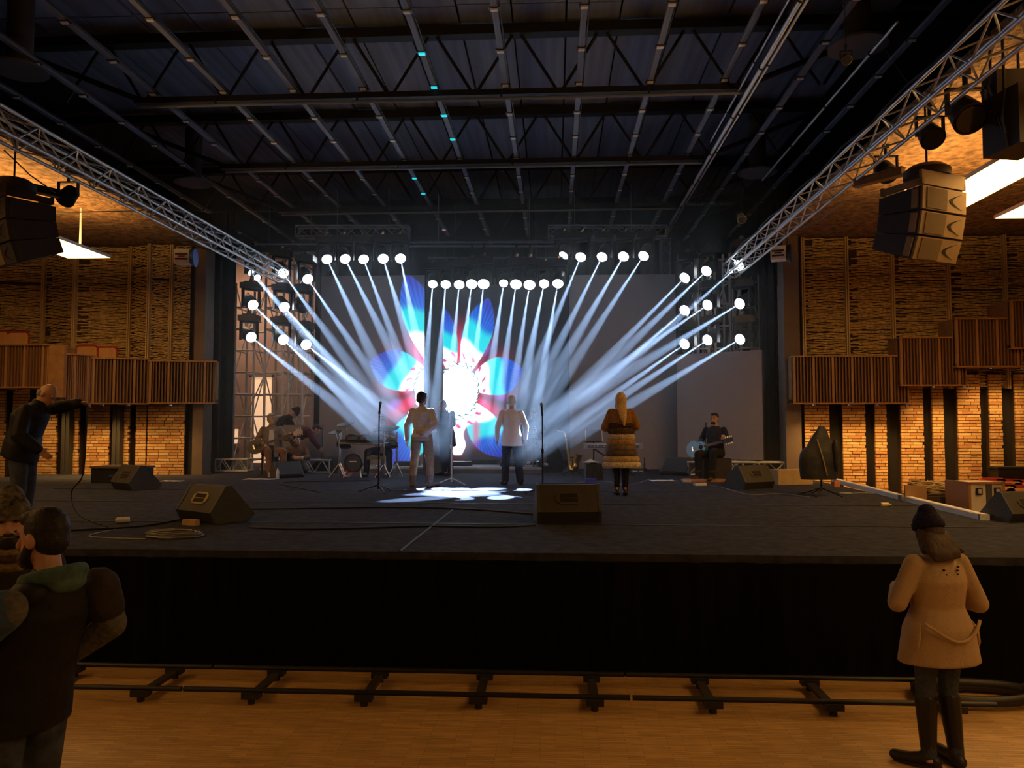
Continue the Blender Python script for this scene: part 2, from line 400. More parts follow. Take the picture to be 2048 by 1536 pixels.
# backstage wall seen through the left towers, with a lit doorway
bw = tag(MB().bx((W(404, 800, 22.5).x, 22.5, ZS), (W(660, 800, 22.5).x, 22.7, 7.4)).build('wall_backstage', BROWNWALL), kind='structure')
a, b = W(505, 755, 22.45), W(543, 905, 22.45)
do = tag(MB().bx((a.x, 22.42, ZS), (b.x, 22.49, a.z)).build('door_1', WARMDOOR), kind='structure')
MB().bx((a.x - .08, 22.38, ZS), (a.x, 22.5, a.z + .08)).bx((b.x, 22.38, ZS), (b.x + .08, 22.5, a.z + .08)).bx((a.x - .08, 22.38, a.z), (b.x + .08, 22.5, a.z + .08)).build('door_frame', BROWNWALL, do, world=True)
for (u0, u1, v0, v1) in ((430, 441, 862, 895), (449, 475, 858, 887)):
    a, b = W(u0, v0, 22.45), W(u1, v1, 22.45)
    wd = tag(MB().bx((a.x, 22.42, b.z), (b.x, 22.49, a.z)).build('window_%d' % (1 if u0 < 440 else 2), WARMDOOR), kind='structure')
    MB().bx((a.x - .05, 22.40, b.z - .05), (b.x + .05, 22.45, b.z)).bx((a.x - .05, 22.40, a.z), (b.x + .05, 22.45, a.z + .05)).build('window_frame', BROWNWALL, wd, world=True)
lamp('AREA', 'backstage_light', (-9.0, 20.6, 6.6), 130, (1, .66, .42), size=1.2).rotation_euler = (math.radians(20), 0, 0)

# ---------------- slatted balcony boxes
def balcony(label, u0, u1, v0, v1, Y0, Y1, back=None, sp=.069):
    a, b = W(u0, v0, Y0), W(u1, v0, Y1); zt = a.z; zb = W(u0, v1, Y0).z
    t = empty('balcony', ((a.x + b.x) / 2, (Y0 + Y1) / 2, zb), 0, label, 'balcony', 'slatted balcony fronts')
    dx, dy = b.x - a.x, b.y - a.y; L = math.hypot(dx, dy); ang = math.atan2(dy, dx)
    d = V((dx, dy, 0)).normalized(); nn = V((d.y, -d.x, 0))       # nn points to the hall
    c = (V((a.x, a.y, 0)) + V((b.x, b.y, 0))) / 2; R = Matrix.Rotation(ang, 3, 'Z')
    bk = back or (YR - .1 - c.y)
    MB().box(c - nn * .03 + V((0, 0, (zt + zb) / 2)), (L, .05, zt - zb - .02), R).box(c - nn * (bk / 2) + V((0, 0, zb + .06)), (L, bk, .06), R).build('body', WALNUTD, t, world=True)
    MB().box(c + nn * .012 + V((0, 0, zt - .012)), (L + .04, .13, .03), R).build('top_rail', TRIMW, t, world=True)
    MB().box(c + nn * .012 + V((0, 0, zb + .012)), (L + .02, .12, .03), R).build('bottom_rail', TRIMW, t, world=True)
    for s_ in (-1, 1):
        MB().box(c + d * (s_ * (L / 2 - .02)) - nn * (bk / 2 - .03) + V((0, 0, (zt + zb) / 2)), (.04, bk, zt - zb), R).build('side_panel', TRIMW, t, world=True)
    n_ = max(2, int(L / sp)); i = 0
    for i in range(n_ + 1):
        wd = .026 if i % 6 else .048
        p = c + d * (-L / 2 + .03 + (L - .06) * i / n_) + nn * .025
        slab(t, 'slat', WALNUT if i % 6 else TRIMW, (p.x, p.y, (zt + zb) / 2), (wd, .05, zt - zb - .05), rz=ang, world=True)
    return t
balcony('lowest slatted balcony box beside the stage, above the cardboard box', 1584, 1815, 712, 808, 17.0, 17.0)
balcony('slatted balcony box one step up from the lowest, over the brick piers', 1797, 1930, 675, 772, 16.85, 16.85)
balcony('third slatted balcony box going up the stepped row', 1908, 2041, 637, 735, 16.7, 16.7)
balcony('highest slatted balcony box of the stepped row by the bright lamps', 2018, 2120, 600, 698, 16.55, 16.55)
balcony('long slatted balcony box over the left brick wall, nearest the stage', 300, 432, 721, 807, 17.0, 17.25, .3)
balcony('slatted balcony section joined to the long box, folding towards the hall', 186, 300, 715, 808, 16.6, 17.0, .5)
balcony('short slatted side return of the balcony with closely set slats', 120, 186, 706, 806, 16.0, 16.6, .3, .05)
balcony('raised slatted balcony box above the man in the black jacket', -60, 98, 690, 776, 15.9, 15.9, .9)
a = W(98, 690, 15.9); b = W(132, 795, 16.0)
tag(MB().bx((a.x, 15.9, b.z), (b.x, 16.0, a.z)).bx((a.x, 15.9, b.z), (a.x + .03, 17.0, a.z)).build('end_panel', TRIMW), 'plain brown end panel closing the raised balcony box', 'panel')

def seat(name, loc, rz, label, group, seatpan=True, s=1.0):
    t = empty(name, loc, rz, label, 'chair', group)
    def rr(w_, h_, d_, y): # rounded-top panel
        pts = [(-w_ / 2, 0)] + [(w_ / 2 * math.cos(a_), h_ - w_ * .22 + w_ * .22 * math.sin(a_)) if 0 else (0, 0) for a_ in ()]
        r = w_ * .16; pts = [(-w_ / 2, 0), (w_ / 2, 0), (w_ / 2, h_ - r)] + [(w_ / 2 - r + r * math.cos(q), h_ - r + r * math.sin(q)) for q in (.5, 1.0, 1.4)] + [(-w_ / 2 + r - r * math.cos(q), h_ - r + r * math.sin(q)) for q in (1.4, 1.0, .5)] + [(-w_ / 2, h_ - r)]
        return MB().prism(pts, y - d_ / 2, y + d_ / 2, 'y')
    m_ = Matrix.Translation((0, 0, .38))
    rr(.52, .50, .05, .03).tf(m_).build('cushion', RED, t); rr(.47, .455, .03, -.012).tf(m_).build('back_shell', SEATWOOD, t)
    MB().bx((-.24, .04, .38), (.24, .45, .46)).build('seat_pan', RED, t)
    for s_ in (-1, 1): MB().bx((s_ * .27 - .025, 0, 0), (s_ * .27 + .025, .40, .06)).bx((s_ * .27 - .025, .02, .06), (s_ * .27 + .025, .10, .60)).bx((s_ * .27 - .03, .0, .56), (s_ * .27 + .03, .40, .60)).build('armrest', BLACKM, t)
    return t
p = W(34, 664, 16.4); q = W(1, 664, 16.4)
for u, Y, v, lab in ((36, 16.4, 662, 'ply-backed red seat on the raised balcony over the man in black'), (-4, 16.4, 660, 'ply-backed red seat on the raised balcony next to another seat'),
                     (213, 16.9, 692, 'ply-backed red seat on the long left balcony, farther along'), (174, 16.85, 689, 'ply-backed red seat on the long left balcony by the end panel')):
    p = W(u, v, Y); t = seat('theatre_chair', (p.x, Y, p.z - .88), 0, lab, 'balcony seats'); t.scale = (1, .5, 1)
for i, (u, v) in enumerate(((1985, 956), (2018, 958), (2050, 960))):
    p = W(u, v, 16.6); seat('theatre_chair', (p.x, 16.6, 0), 0, 'red seat of the back row against the right brick wall, %s from the stage' % ('first', 'second', 'third')[i], 'right seats, back row').scale = (1.1, 1, p.z / .88)
for i, (u, v) in enumerate(((1997, 966), (2040, 970))):
    p = W(u, v, 14.6); seat('theatre_chair', (p.x, 14.6, 0), 0, 'red seat with ply back shell in the nearer right row, %s from the stage' % ('first', 'second')[i], 'right seats, front row').scale = (1.2, 1, p.z / .88)
for i, (u, v) in enumerate(((88, 979), (128, 976), (160, 974))):
    p = W(u, v, 14.6); seat('theatre_chair', (p.x, 15.0, 0), 0, 'red seat top showing beside the left brick wall, %s from the stage' % ('third', 'second', 'first')[i], 'left wall seats').scale = (1.1, 1, p.z / .88)
p = W(2032, 948, 17.0)
tag(MB().bx((p.x - .45, 16.85, 0), (p.x + .6, 17.2, p.z + .12)).bx((p.x - .48, 16.82, p.z + .12), (p.x + .62, 17.22, p.z + .16)).build('side_counter', BLACK), 'low black counter against the right brick wall behind the seats', 'counter')

# ---------------- wash lights under the balconies (small recessed downlights)
def downlight(u, v, Y, e, label):
    p = W(u, v, Y)
    t = empty('downlight', p, 0, label, 'lamp', 'recessed downlights under the balconies')
    MB().lathe((0, 0, 0), [(.035, 0), (.055, 0), (.055, .03), (.035, .03)], 14).build('bezel', CHROME, t, True)
    MB().cyl((0, 0, .004), (0, 0, .02), .034, n=14).build('bulb', M('bulb_warm', (1, .9, .7), .4, emis=12, ecol=(1, .7, .3)), t)
    stick(t, 'arm', BLACKM, (0, 0, .02), (0, .42, .05), .012); l = lamp('SPOT', 'downlight_beam', (0, 0, -.01), e, (1, .55, .17), t, spot_size=2.2, spot_blend=.9, shadow_soft_size=.03)
WASH = 95
for i, (u, v) in enumerate(((1630, 811), (1700, 811), (1755, 811), (1816, 812), (1868, 775), (1930, 775), (1982, 738), (2045, 738))):
    downlight(u, v, 16.75, WASH, 'downlight under the right balconies, %s from the stage' % ('first', 'second', 'third', 'fourth', 'fifth', 'sixth', 'seventh', 'eighth')[i])
for i, (u, v, e) in enumerate(((40, 780, .9), (104, 800, .9), (158, 812, .9), (205, 812, .9), (256, 812, 1.0), (340, 812, .8))):
    downlight(u, v, 16.62, WASH * e * .75, 'downlight under the left balconies, %s from the stage' % ('sixth', 'fifth', 'fourth', 'third', 'second', 'first')[i])

# ---------------- hanging luminous panels
def lamp_panel(x0, x1, y0, y1, z, n_, label, rods=True):
    t = empty('light_panel', ((x0 + x1) / 2, (y0 + y1) / 2, z), 0, label, 'lamp', 'hanging luminous panels')
    dy = (y1 - y0) / n_
    MB().bx((x0 - .02, y0, z), (x0, y1, z + .05)).bx((x1, y0, z), (x1 + .02, y1, z + .05)).bx((x0, y0 - .02, z), (x1, y0, z + .05)).bx((x0, y1, z), (x1, y1 + .02, z + .05)).build('frame', WHITEP, t, world=True)
    for i in range(n_): slab(t, 'light_tile', LAMPT, ((x0 + x1) / 2, y0 + dy * (i + .5), z + .025), (x1 - x0 - .02, dy - .03, .03), world=True)
    for yy in (y0 + .3, y1 - .3): stick(t, 'rod', WHITEP, ((x0 + x1) / 2, yy, z + .04), ((x0 + x1) / 2, yy, 6.42), .02, world=True)
lamp_panel(5.50, 6.20, 9.3, 13.3, 5.5, 10, 'bright hanging light panel right behind the loudspeaker array')
lamp_panel(7.0, 7.8, 8.5, 12.5, 5.5, 10, 'bright hanging light panel farther towards the right wall')
lamp_panel(-9.6, -8.75, 10.9, 14.55, 5.5, 8, 'bright hanging light panel over the left balcony')
for k, (x0, y0) in enumerate(((5.5, 3.4), (5.5, -1.8), (-9.6, 4.6), (-9.6, -.8), (5.5, -6.6), (-9.6, -6))):
    lamp_panel(x0, x0 + .8, y0, y0 + 4, 5.5, 8, 'hanging light panel over the audience floor')

# ================================================================== CEILING RIG
ZB = 8.0
for k, s_ in enumerate((1.65, 1.44, 1.22, 1.0, .785, .571, .357, .144, -.0736, -.282, -.497, -.714, -.935)):
    x = -s_ * 5.75
    t = empty('ceiling_batten', (x, 16, ZB), 0, '%s grey ceiling batten counted from the right box truss%s' % (('thirteenth', 'twelfth', 'eleventh', 'tenth', 'ninth', 'eighth', 'seventh', 'sixth', 'fifth', 'fourth', 'third', 'second', 'first')[k], ', with painted cyan reflections' if k in (5, 6) else ''), 'batten', 'ceiling battens')
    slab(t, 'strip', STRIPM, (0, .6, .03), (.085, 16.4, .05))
    stick(t, 'conduit', BLACKM, (.07, -7.4, .05), (.07, 8.6, .05), .012)
    for j in range(13):
        y = 9.18 + 1.21 * j
        m_ = TAGM
        if k == 6 and j in (2, 3, 4, 5): m_ = TAGC
        if k == 5 and j in (7, 8): m_ = TAGC
        if k == 6 and j in (12,) or (k == 5 and j == 11): m_ = TAGP
        slab(t, 'tag', m_, (0, y - 16, -.012), (.10, .06, .02))
        MB().bx((-.075, y - 16 - .055, .002), (.075, y - 16 + .055, .014)).build('clip', BLACKM, t) if k == 0 and j == 0 else slab(t, 'clip', BLACKM, (0, y - 16, .006), (.15, .11, .012))
# girders across the hall, each with a pipe slung under it
for gi, (Yg, vp) in enumerate(((12.85, 181), (16.35, 322), (19.85, 415), (23.2, 470))):
    t = empty('roof_girder', (-2, Yg, 7.95), 0, 'black roof girder of zigzag bars, number %s from the hall side' % ('one', 'two', 'three', 'four')[gi], 'girder', 'roof girders')
    t['label'] = ('black zigzag roof girder nearest the audience', 'black zigzag roof girder second from the audience', 'black zigzag roof girder third from the audience, over the screens', 'black zigzag roof girder farthest back above the lamps')[gi]
    slab(t, 'bottom_chord', GIRDER, (-.05, .12, -.02), (10.7, .16, .10)); slab(t, 'top_chord', GIRDER, (0, .12, 1.08), (24, .22, .17))
    x = -10.4 + .35 * gi
    while x < 8:
        if -7.4 < x + 2 - 2 < 7.4:
            stick(t, 'diagonal', GIRDER, (x - .08, .12, 1.0), (x - .70, .12, 0), .028); stick(t, 'diagonal', GIRDER, (x + .08, .12, 1.0), (x + .70, .12, 0), .028)
        x += 1.47
    for s_ in (-1, 1): stick(t, 'end_brace', GIRDER, (s_ * 5.2 - .05, .12, -.02), (s_ * 7.6, .12, .95), .05)
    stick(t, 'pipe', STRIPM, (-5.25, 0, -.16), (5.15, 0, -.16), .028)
    for x in (-3.9, -1.4, 1.1, 3.6): slab(t, 'pipe_hanger', BLACKM, (x, 0, -.09), (.03, .03, .16))
# pipes running along the hall
for x, z, y0, y1, r, lab in ((3.20, 7.74, 9, 23.4, .035, 'bright steel pipe of the long bundle under the ceiling'), (3.31, 7.78, 9, 23.4, .022, 'thin steel pipe beside the long bright one'),
                             (3.10, 7.83, 9, 15.2, .016, 'thin grey conduit ending over the front pipes'), (4.72, 7.76, 10.6, 17.5, .022, 'single steel pipe running apart from the bundle')):
    t = empty('ceiling_pipe', (x, y0, z), 0, lab, 'pipe', 'ceiling pipes')
    stick(t, 'tube', ALU, (0, 0, 0), (0, y1 - y0, 0), r)
    for i in range(int((y1 - y0) / 1.9)): MB().torus((0, .9 + 1.9 * i, 0), r + .01, .012, (0, 1, 0), 12, 5).build('clamp', BLACKM, t, True) if i == 0 else stick(t, 'clamp', BLACKM, (0, .9 + 1.9 * i, 0), (0, .93 + 1.9 * i, 0), r + .014)
for u, v, lab in ((1716, 95, 'round air diffuser under the ceiling beside the single pipe'), (1515, 347, 'round air diffuser under the ceiling above the right truss'), (386, 367, 'round air diffuser under the ceiling above the left truss'), (38, 142, 'round air diffuser high over the left truss')):
    d = ray(u, v); p = EYE + d * (5.55 / d.z)
    t = empty('air_diffuser', p, 0, lab, 'diffuser', 'round ceiling diffusers')
    for i, r in enumerate((.42, .32, .22, .12)): MB().lathe((0, 0, 0), [(r - .05, .02 * i), (r, .02 * i + .0), (r, .02 * i + .035), (r - .07, .02 * i + .05)], 28).build('ring', M('diffuser_grey', (.10, .10, .105), .5), t, True)
    MB().cyl((0, 0, .06), (0, 0, 1.3), .19, n=18).build('duct', M('duct_dark', (.05, .045, .04), .6), t, True)

# ================================================================== TRUSSES
def box_truss(name, label, p0, p1, s, nb, group=None, mat=ALU, r=.024, rb=.012, upv=(0, 0, 1), loc=None):
    p0 = V(p0); p1 = V(p1); t = empty(name, loc or p0, 0, label, 'truss', group)
    d = (p1 - p0).normalized(); L = (p1 - p0).length; u = V(upv); u = (u - d * u.dot(d)).normalized(); l = d.cross(u)
    cs = [(u * a + l * b) * (s / 2) for a, b in ((1, 1), (1, -1), (-1, -1), (-1, 1))]
    for c in cs: stick(t, 'chord', mat, p0 + c, p1 + c, r, world=True)
    for k in range(4):
        a, b = cs[k], cs[(k + 1) % 4]
        for i in range(nb):
            q0 = p0 + d * (L * i / nb); q1 = p0 + d * (L * (i + 1) / nb)
            if (i + k) % 2: stick(t, 'brace', mat, q0 + a, q1 + b, rb, world=True)
            else: stick(t, 'brace', mat, q0 + b, q1 + a, rb, world=True)
    for c0 in (0, 1):
        for e in (p0, p1): stick(t, 'end_bar', mat, e + cs[c0], e + cs[(c0 + 1) % 4], rb * 1.3, world=True); stick(t, 'end_bar', mat, e + cs[c0 + 2], e + cs[(c0 + 3) % 4], rb * 1.3, world=True)
    return t
ZT = 5.83
TL = box_truss('lighting_truss', 'long silver box truss over the left side of the stage', (-6.62, 6.4, ZT), (-6.62, 18.3, ZT), .29, 30)
TR = box_truss('lighting_truss', 'long silver box truss over the right side of the stage', (4.12, 4.6, ZT), (4.12, 18.3, ZT), .29, 34)
cb = MB(); 
for k in range(3):
    cb.path([(-6.62 - .1 + .07 * k, 6.4 + .45 * i, ZT + .18 + .03 * math.sin(i * 1.3 + k * 2)) for i in range(27)], .014, 5)
tag(cb.build('cable_bundle', CABLE, None, True), 'bundle of black cables lying along the left box truss', 'cables')
cb = MB()
for k in range(2):
    cb.path([(4.12 - .18 + .05 * k, 4.6 + .5 * i, ZT + .17 + .03 * math.sin(i * 1.7 + k)) for i in range(28)], .014, 5)
tag(cb.build('cable_bundle', CABLE, None, True), 'bundle of black cables lying along the right box truss', 'cables')
for u0, u1, lab in ((594, 818, 'dark horizontal truss carrying the left row of five moving lights'), (1097, 1332, 'dark horizontal truss carrying the right row of five moving lights')):
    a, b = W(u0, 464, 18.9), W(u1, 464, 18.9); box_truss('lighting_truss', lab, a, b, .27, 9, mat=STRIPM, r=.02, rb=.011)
for u0, u1, v, Y, lab in ((816, 1120, 484, 19.2, 'upper thin pipe joining the two dark trusses'), (818, 1116, 492, 19.25, 'lower thin pipe joining the two dark trusses'), (510, 650, 488, 19.97, 'thin pipe above the red strap'), (856, 1126, 516, 18.4, 'low bar carrying the ten lights in front of the centre screen'), (640, 812, 478, 18.9, 'pipe under the left dark truss holding five lights'), (1112, 1300, 473, 18.9, 'pipe under the right dark truss holding five lights')):
    a, b = W(u0, v, Y), W(u1, v, Y); t = MB().cyl(a, b, .028).cyl(a, a + V((.03, 0, 0)), .045).cyl(b - V((.03, 0, 0)), b, .045)
    for f_ in (.2, .8): q = a.lerp(b, f_); t.cyl(q, q + V((0, 0, 1.3)), .008, n=6)
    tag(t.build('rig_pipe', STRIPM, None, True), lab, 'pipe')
for u, lab in ((1330, 'upright truss leg behind the right grey screen'), (665, 'upright truss leg above the left screen')):
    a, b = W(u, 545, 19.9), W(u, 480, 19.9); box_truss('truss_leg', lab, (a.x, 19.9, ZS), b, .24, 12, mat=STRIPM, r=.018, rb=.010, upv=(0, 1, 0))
for u0, u1, v0, Y, lab in ((436, 500, 931, 18.3, 'silver truss lying on the stage behind the bass player'), (604, 662, 930, 18.0, 'silver truss lying on the stage beside the drum kit'), (1374, 1566, 935, 17.6, 'silver truss lying on the stage behind the seated guitarist')):
    a, b = W(u0, v0, Y), W(u1, v0, Y); z = ZS + .165; box_truss('floor_truss', lab, (a.x, Y, z), (b.x, Y, z), .28, 7 if u1 - u0 > 100 else 4, mat=ALU, r=.022, rb=.013)

# ---------------- scaffold towers
def tower(label, u0, u1, vtop, Y, depth=.75, z0=ZS, step=.55, skip=0):
    x0, x1 = W(u0, 700, Y).x, W(u1, 700, Y).x; zt = W(u0, vtop, Y).z
    t = empty('scaffold_tower', ((x0 + x1) / 2, Y, z0), 0, label, 'scaffold', 'scaffold towers')
    P = [(x0, Y), (x1, Y), (x1, Y + depth), (x0, Y + depth)]
    for k, (x, y) in enumerate(P):
        stick(t, 'post', STEEL, (x, y, z0), (x, y, zt - (.12 if k % 2 else 0)), .031, world=True); slab(t, 'foot_plate', STEEL, (x, y, z0 + .01), (.14, .14, .02), world=True)
    z = z0 + .25; i = 0
    while z < zt - .1:
        for k in range(4):
            a, b = P[k], P[(k + 1) % 4]
            if (k + i) % 4 != 3 or k == 0: stick(t, 'rung', STEEL, (*a, z), (*b, z), .023, world=True)
        if i % 2 == 0 and z + 2 * step < zt + .2:
            for k in (1, 2, 3):
                a, b = P[k], P[(k + 1) % 4]
                if (i // 2 + k) % 2: a, b = b, a
                stick(t, 'diagonal', STEEL, (*a, z), (*b, z + 2 * step), .017, world=True)
        z += step; i += 1
    return t
tower('lowest scaffold tower, nearest the left black curtain', 470, 508, 566, 18.9)
tower('tall scaffold tower in the middle of the left three', 530, 566, 505, 19.0)
tower('scaffold tower next to the left end of the screens', 578, 606, 522, 19.1, .7)
tower('scaffold tower right beside the right grey screen', 1397, 1417, 505, 19.0, .7)
tower('scaffold tower in the middle of the right three', 1431, 1461, 497, 19.0, .7)
tower('scaffold tower nearest the right black curtain', 1482, 1519, 540, 18.9, .75)
p = W(572, 510, 19.0)
tag(MB().add([p + V(q) for q in ((-.13, 0, -.22), (-.03, 0, -.22), (.15, 0, .18), (.05, 0, .18), (-.13, .03, -.22), (-.03, .03, -.22), (.15, .03, .18), (.05, .03, .18))], [(0, 1, 2, 3), (4, 7, 6, 5), (0, 4, 5, 1), (1, 5, 6, 2), (2, 6, 7, 3), (3, 7, 4, 0)]).build('lifting_strap', RED), 'slanting red strap tied above the middle scaffold tower', 'strap')

# ================================================================== MOVING LIGHTS
BODY = M('fixture_black', (.014, .014, .016), .4, noise=.2, scale=20)
def moving_light(proto):
    pass
_heads = {}
def head_meshes():
    if _heads: return _heads
    b = MB().lathe((0, 0, 0), [(.10, -.24), (.13, -.20), (.135, .02), (.125, .10), (.115, .115)], 20, (0, 0, -1)).tf(Matrix())
    _heads['housing'] = b.mesh('housing', BODY, True)
    _heads['lens'] = MB().lathe((0, 0, 0), [(.108, .112), (.104, .125), (.07, .136), (.001, .142)], 20, (0, 0, -1)).mesh('lens', LENS, True)
    y = MB().bx((-.19, -.05, -.10), (-.16, .05, .30)).bx((.16, -.05, -.10), (.19, .05, .30)).bx((-.19, -.05, .26), (.19, .05, .30))
    _heads['yoke'] = y.mesh('yoke', BODY)
    bs = MB().bx((-.19, -.15, .30), (.19, .15, .42)).bx((-.12, -.1, .42), (.12, .1, .45)); _heads['base'] = bs.mesh('base', BODY)
    _heads['clamp'] = MB().cyl((-.02, 0, .45), (.02, 0, .53), .04, n=8).mesh('clamp', CHROME)
    _heads['off'] = MB().lathe((0, 0, 0), [(.108, .112), (.104, .125), (.07, .136), (.001, .142)], 20, (0, 0, -1)).mesh('lens', M('lens_dark', (.03, .03, .05), .1), True)
    return _heads
NB = [0]
ORD = ('first', 'second', 'third', 'fourth', 'fifth', 'sixth', 'seventh', 'eighth', 'ninth', 'tenth', 'eleventh', 'twelfth', 'thirteenth', 'fourteenth')
def moving_head(u, v, Y, label, group, lit=True, up=True, e=1.0, sc=1.18, arm=None, arm_to=None):
    H = head_meshes(); p = W(u, v, Y)
    t = empty('moving_head_light', p, 0, label, 'stage light', group); t.scale = (sc, sc, sc)
    # the beams make a regular fan that closes on one patch of the stage
    k_ = {'l': (.05, .03), 'r': (.10, .05)}.get(group[0], (0, .05))
    if 'centre bar' in group: k_ = (0, .62)
    if 'row of five' in group: k_ = ((.15, .10) if 'left' in group else (.25, .08))
    aim = (SPOT_AIM + V((k_[0] + k_[1] * (p.x - SPOT_AIM.x), random.uniform(-.55, .75), random.choice((0, 0, .5)))) - p).normalized()
    yaw = math.atan2(aim.x, -aim.y)
    if not up: base = Matrix.Rotation(PI, 4, 'Y')
    for nme in ('base', 'clamp'):
        o = link(nme, H[nme], t)
        if not up: o.matrix_basis = base
    o = link('yoke', H['yoke'], t); o.rotation_euler = (0, 0, yaw)
    if not up: o.rotation_euler = (0, PI, yaw)
    if arm_to: arm = (V(arm_to) - p) / sc
    if arm: stick(t, 'bracket', BLACKM, (0, 0, .36), arm, .022)
    q = (-aim).to_track_quat('Z', 'Y')
    h = link('housing', H['housing'], t); h.rotation_mode = 'QUATERNION'; h.rotation_quaternion = q
    link('lens', H['lens'] if lit else H['off'], h)
    if lit:
        l = lamp('SPOT', 'light_beam', (0, 0, -.16), BEAM_W * e, (.44, .64, 1.0), h, spot_size=math.radians(3.5), spot_blend=.4, shadow_soft_size=.012)
    return t
LT = ('moving light on the %s tier of the left towers', 'left tower lights, %s tier')
for row, pts in (('top', ((563, 542), (612, 553))), ('middle', ((502, 606), (565, 610))), ('bottom', ((498, 671), (563, 676), (608, 686)))):
    for i, (u, v) in enumerate(pts): moving_head(u, v, 18.45, 'lit ' + LT[0] % row + ', %s from the black curtain' % ORD[i + (row == 'top')], LT[1] % row, arm=(0, .62, .36))
moving_head(604, 612, 18.45, 'dark unlit moving light on the middle tier of the left towers', 'left tower lights, middle tier', lit=False, arm=(0, .7, .36))
for row, pts in (('top', ((1375, 550), (1418, 537))), ('middle', ((1375, 616), (1421, 606), (1485, 604))), ('bottom', ((1375, 684), (1421, 676), (1486, 675)))):
    for i, (u, v) in enumerate(pts): moving_head(u, v, 18.45, 'lit moving light on the %s tier of the right towers, %s from the grey screen' % (row, ORD[i]), 'right tower lights, %s tier' % row, arm=(.32 if u < 1400 else 0, .6, .36))
for i, (u, v) in enumerate(((652, 514), (688, 513), (725, 513), (765, 513), (800, 512))): moving_head(u, v, 18.9, 'lit moving light under the left dark truss, %s from the left towers' % ORD[i], 'left truss row of five', arm=(0, 0, .60))
for i, (u, v) in enumerate(((1127, 508), (1164, 508), (1207, 508), (1250, 508), (1291, 506))): moving_head(u, v, 18.9, 'lit moving light under the right dark truss, %s from the right towers' % ORD[4 - i], 'right truss row of five', arm=(0, 0, .60))
for i, (u, v) in enumerate(((866, 561), (892, 561), (919, 561), (944, 560), (968, 559))): moving_head(u, v + 2, 18.4, 'lit moving light on the low centre bar, %s from the left screen' % ORD[i], 'left five on the centre bar', up=True, arm=(0, 0, .72), sc=1.0 + .07 * i)
for i, (u, v) in enumerate(((1008, 560), (1033, 560), (1060, 561), (1089, 561), (1117, 559))): moving_head(u, v + 2, 18.4, 'lit moving light on the low centre bar, %s from the tall blank screen' % ORD[4 - i], 'right five on the centre bar', up=True, arm=(0, 0, .72), sc=(.95, 1.25, 1.25, 1.05, 1.15)[i])
moving_head(500, 543, 17.9, 'small bright beam light clamped under the end of the left box truss', 'truss end beam lights', sc=.7, arm_to=(-6.55, 17.9, ZT - .145))
moving_head(512, 552, 17.9, 'small beam light at the very tip of the left box truss', 'truss end beam lights', sc=.7, e=.5, arm_to=(-6.45, 18.1, ZT - .145))
moving_head(1483, 526, 17.9, 'lit beam light clamped under the end of the right box truss', 'right truss end light', arm_to=(4.2, 17.9, ZT - .145))
moving_head(1464, 541, 17.9, 'tiny lit beam light hanging from the tip of the right box truss', 'right truss tip light', sc=.4, arm_to=(4.05, 18.1, ZT - .145))

# unlit fixtures hanging on the trusses and bars
def hung_fixture(u, v, Y, s, label, mat=BODY, face=0, kind='wash'):
    p = W(u, v, Y); t = empty('hanging_spotlight', p, face, label, 'stage light'); t.scale = (s, s, s)
    MB().lathe((0, 0, 0), [(.10, -.22), (.15, -.18), (.17, .0), (.19, .14), (.17, .15), (.16, .10)], 18, (0, -.7, -.7)).build('housing', mat, t, True)
    MB().cyl((0, -.10, -.10), (0, -.105, -.105), .158, n=18).build('lens', M('lens_dark', (.03, .03, .05), .1), t)
    MB().bx((-.22, -.03, -.02), (-.19, .03, .30)).bx((.19, -.03, -.02), (.22, .03, .30)).bx((-.22, -.03, .27), (.22, .03, .30)).build('yoke', BLACKM, t)
    MB().cyl((0, 0, .30), (0, 0, .48), .03, n=8).bx((-.05, -.04, .44), (.05, .04, .52)).build('clamp', BLACKM, t)
    if p.z > 6.6: stick(t, 'hanger', BLACKM, (0, 0, .5), (0, 0, (8.0 - p.z) / s), .012)
    return t
hung_fixture(1932, 228, 8.4, .95, 'big dark spotlight hanging beside the right truss near the corner')
hung_fixture(1860, 270, 9.2, .75, 'dark spotlight hanging close under the right truss')
hung_fixture(1772, 343, 11.0, .75, 'dark spotlight above the beam of the right loudspeaker array')
hung_fixture(136, 392, 11.2, .75, 'dark spotlight hanging beneath the left truss at the bar end')
hung_fixture(1692, 118, 10.2, .36, 'small brass coloured work lamp hanging above the right truss', M('brass_dull', (.12, .09, .04), .5, .3))
hung_fixture(1483, 436, 16.9, .54, 'small pale work lamp hanging above the far right truss', M('lamp_pale', (.5, .45, .3), .5))
def fresnel(u, v, Y, label, rz, gel):
    p = W(u, v, Y); t = empty('fresnel_lamp', p, rz, label, 'stage light')
    MB().bx((-.15, -.15, -.16), (.15, .12, .12)).build('housing', WHITEP, t)
    for z in (-.08, .02): slab(t, 'vent', BLACKM, (0, -.152, z), (.24, .01, .035))
    MB().bx((-.07, -.16, -.04), (.07, -.15, -.01)).build('name_plate', RED if gel else BLACKM, t)
    MB().cyl((.15, 0, -.02), (.24, 0, -.02), .15, .19, n=18).build('gel', M('blue_gel', (.05, .16, .55), .4) if gel else BLACKM, t, True)
    MB().bx((-.18, -.02, .0), (-.16, .02, .32)).bx((.16, -.02, .0), (.18, .02, .32)).bx((-.18, -.02, .30), (.18, .02, .32)).build('yoke', BLACKM, t)
    ar = V((-6.80, Y, ZT - .13)) if u < 1000 else V((4.30, Y, ZT - .13)); stick(t, 'hanging_arm', BLACKM, p + V((0, 0, .30)), ar, .018, world=True)
fresnel(367, 513, 15.2, 'white box lamp with a blue gel hanging below the left truss', math.radians(10), True)
fresnel(1557, 506, 16.0, 'white box lamp hanging below the right truss', math.radians(-20), False)

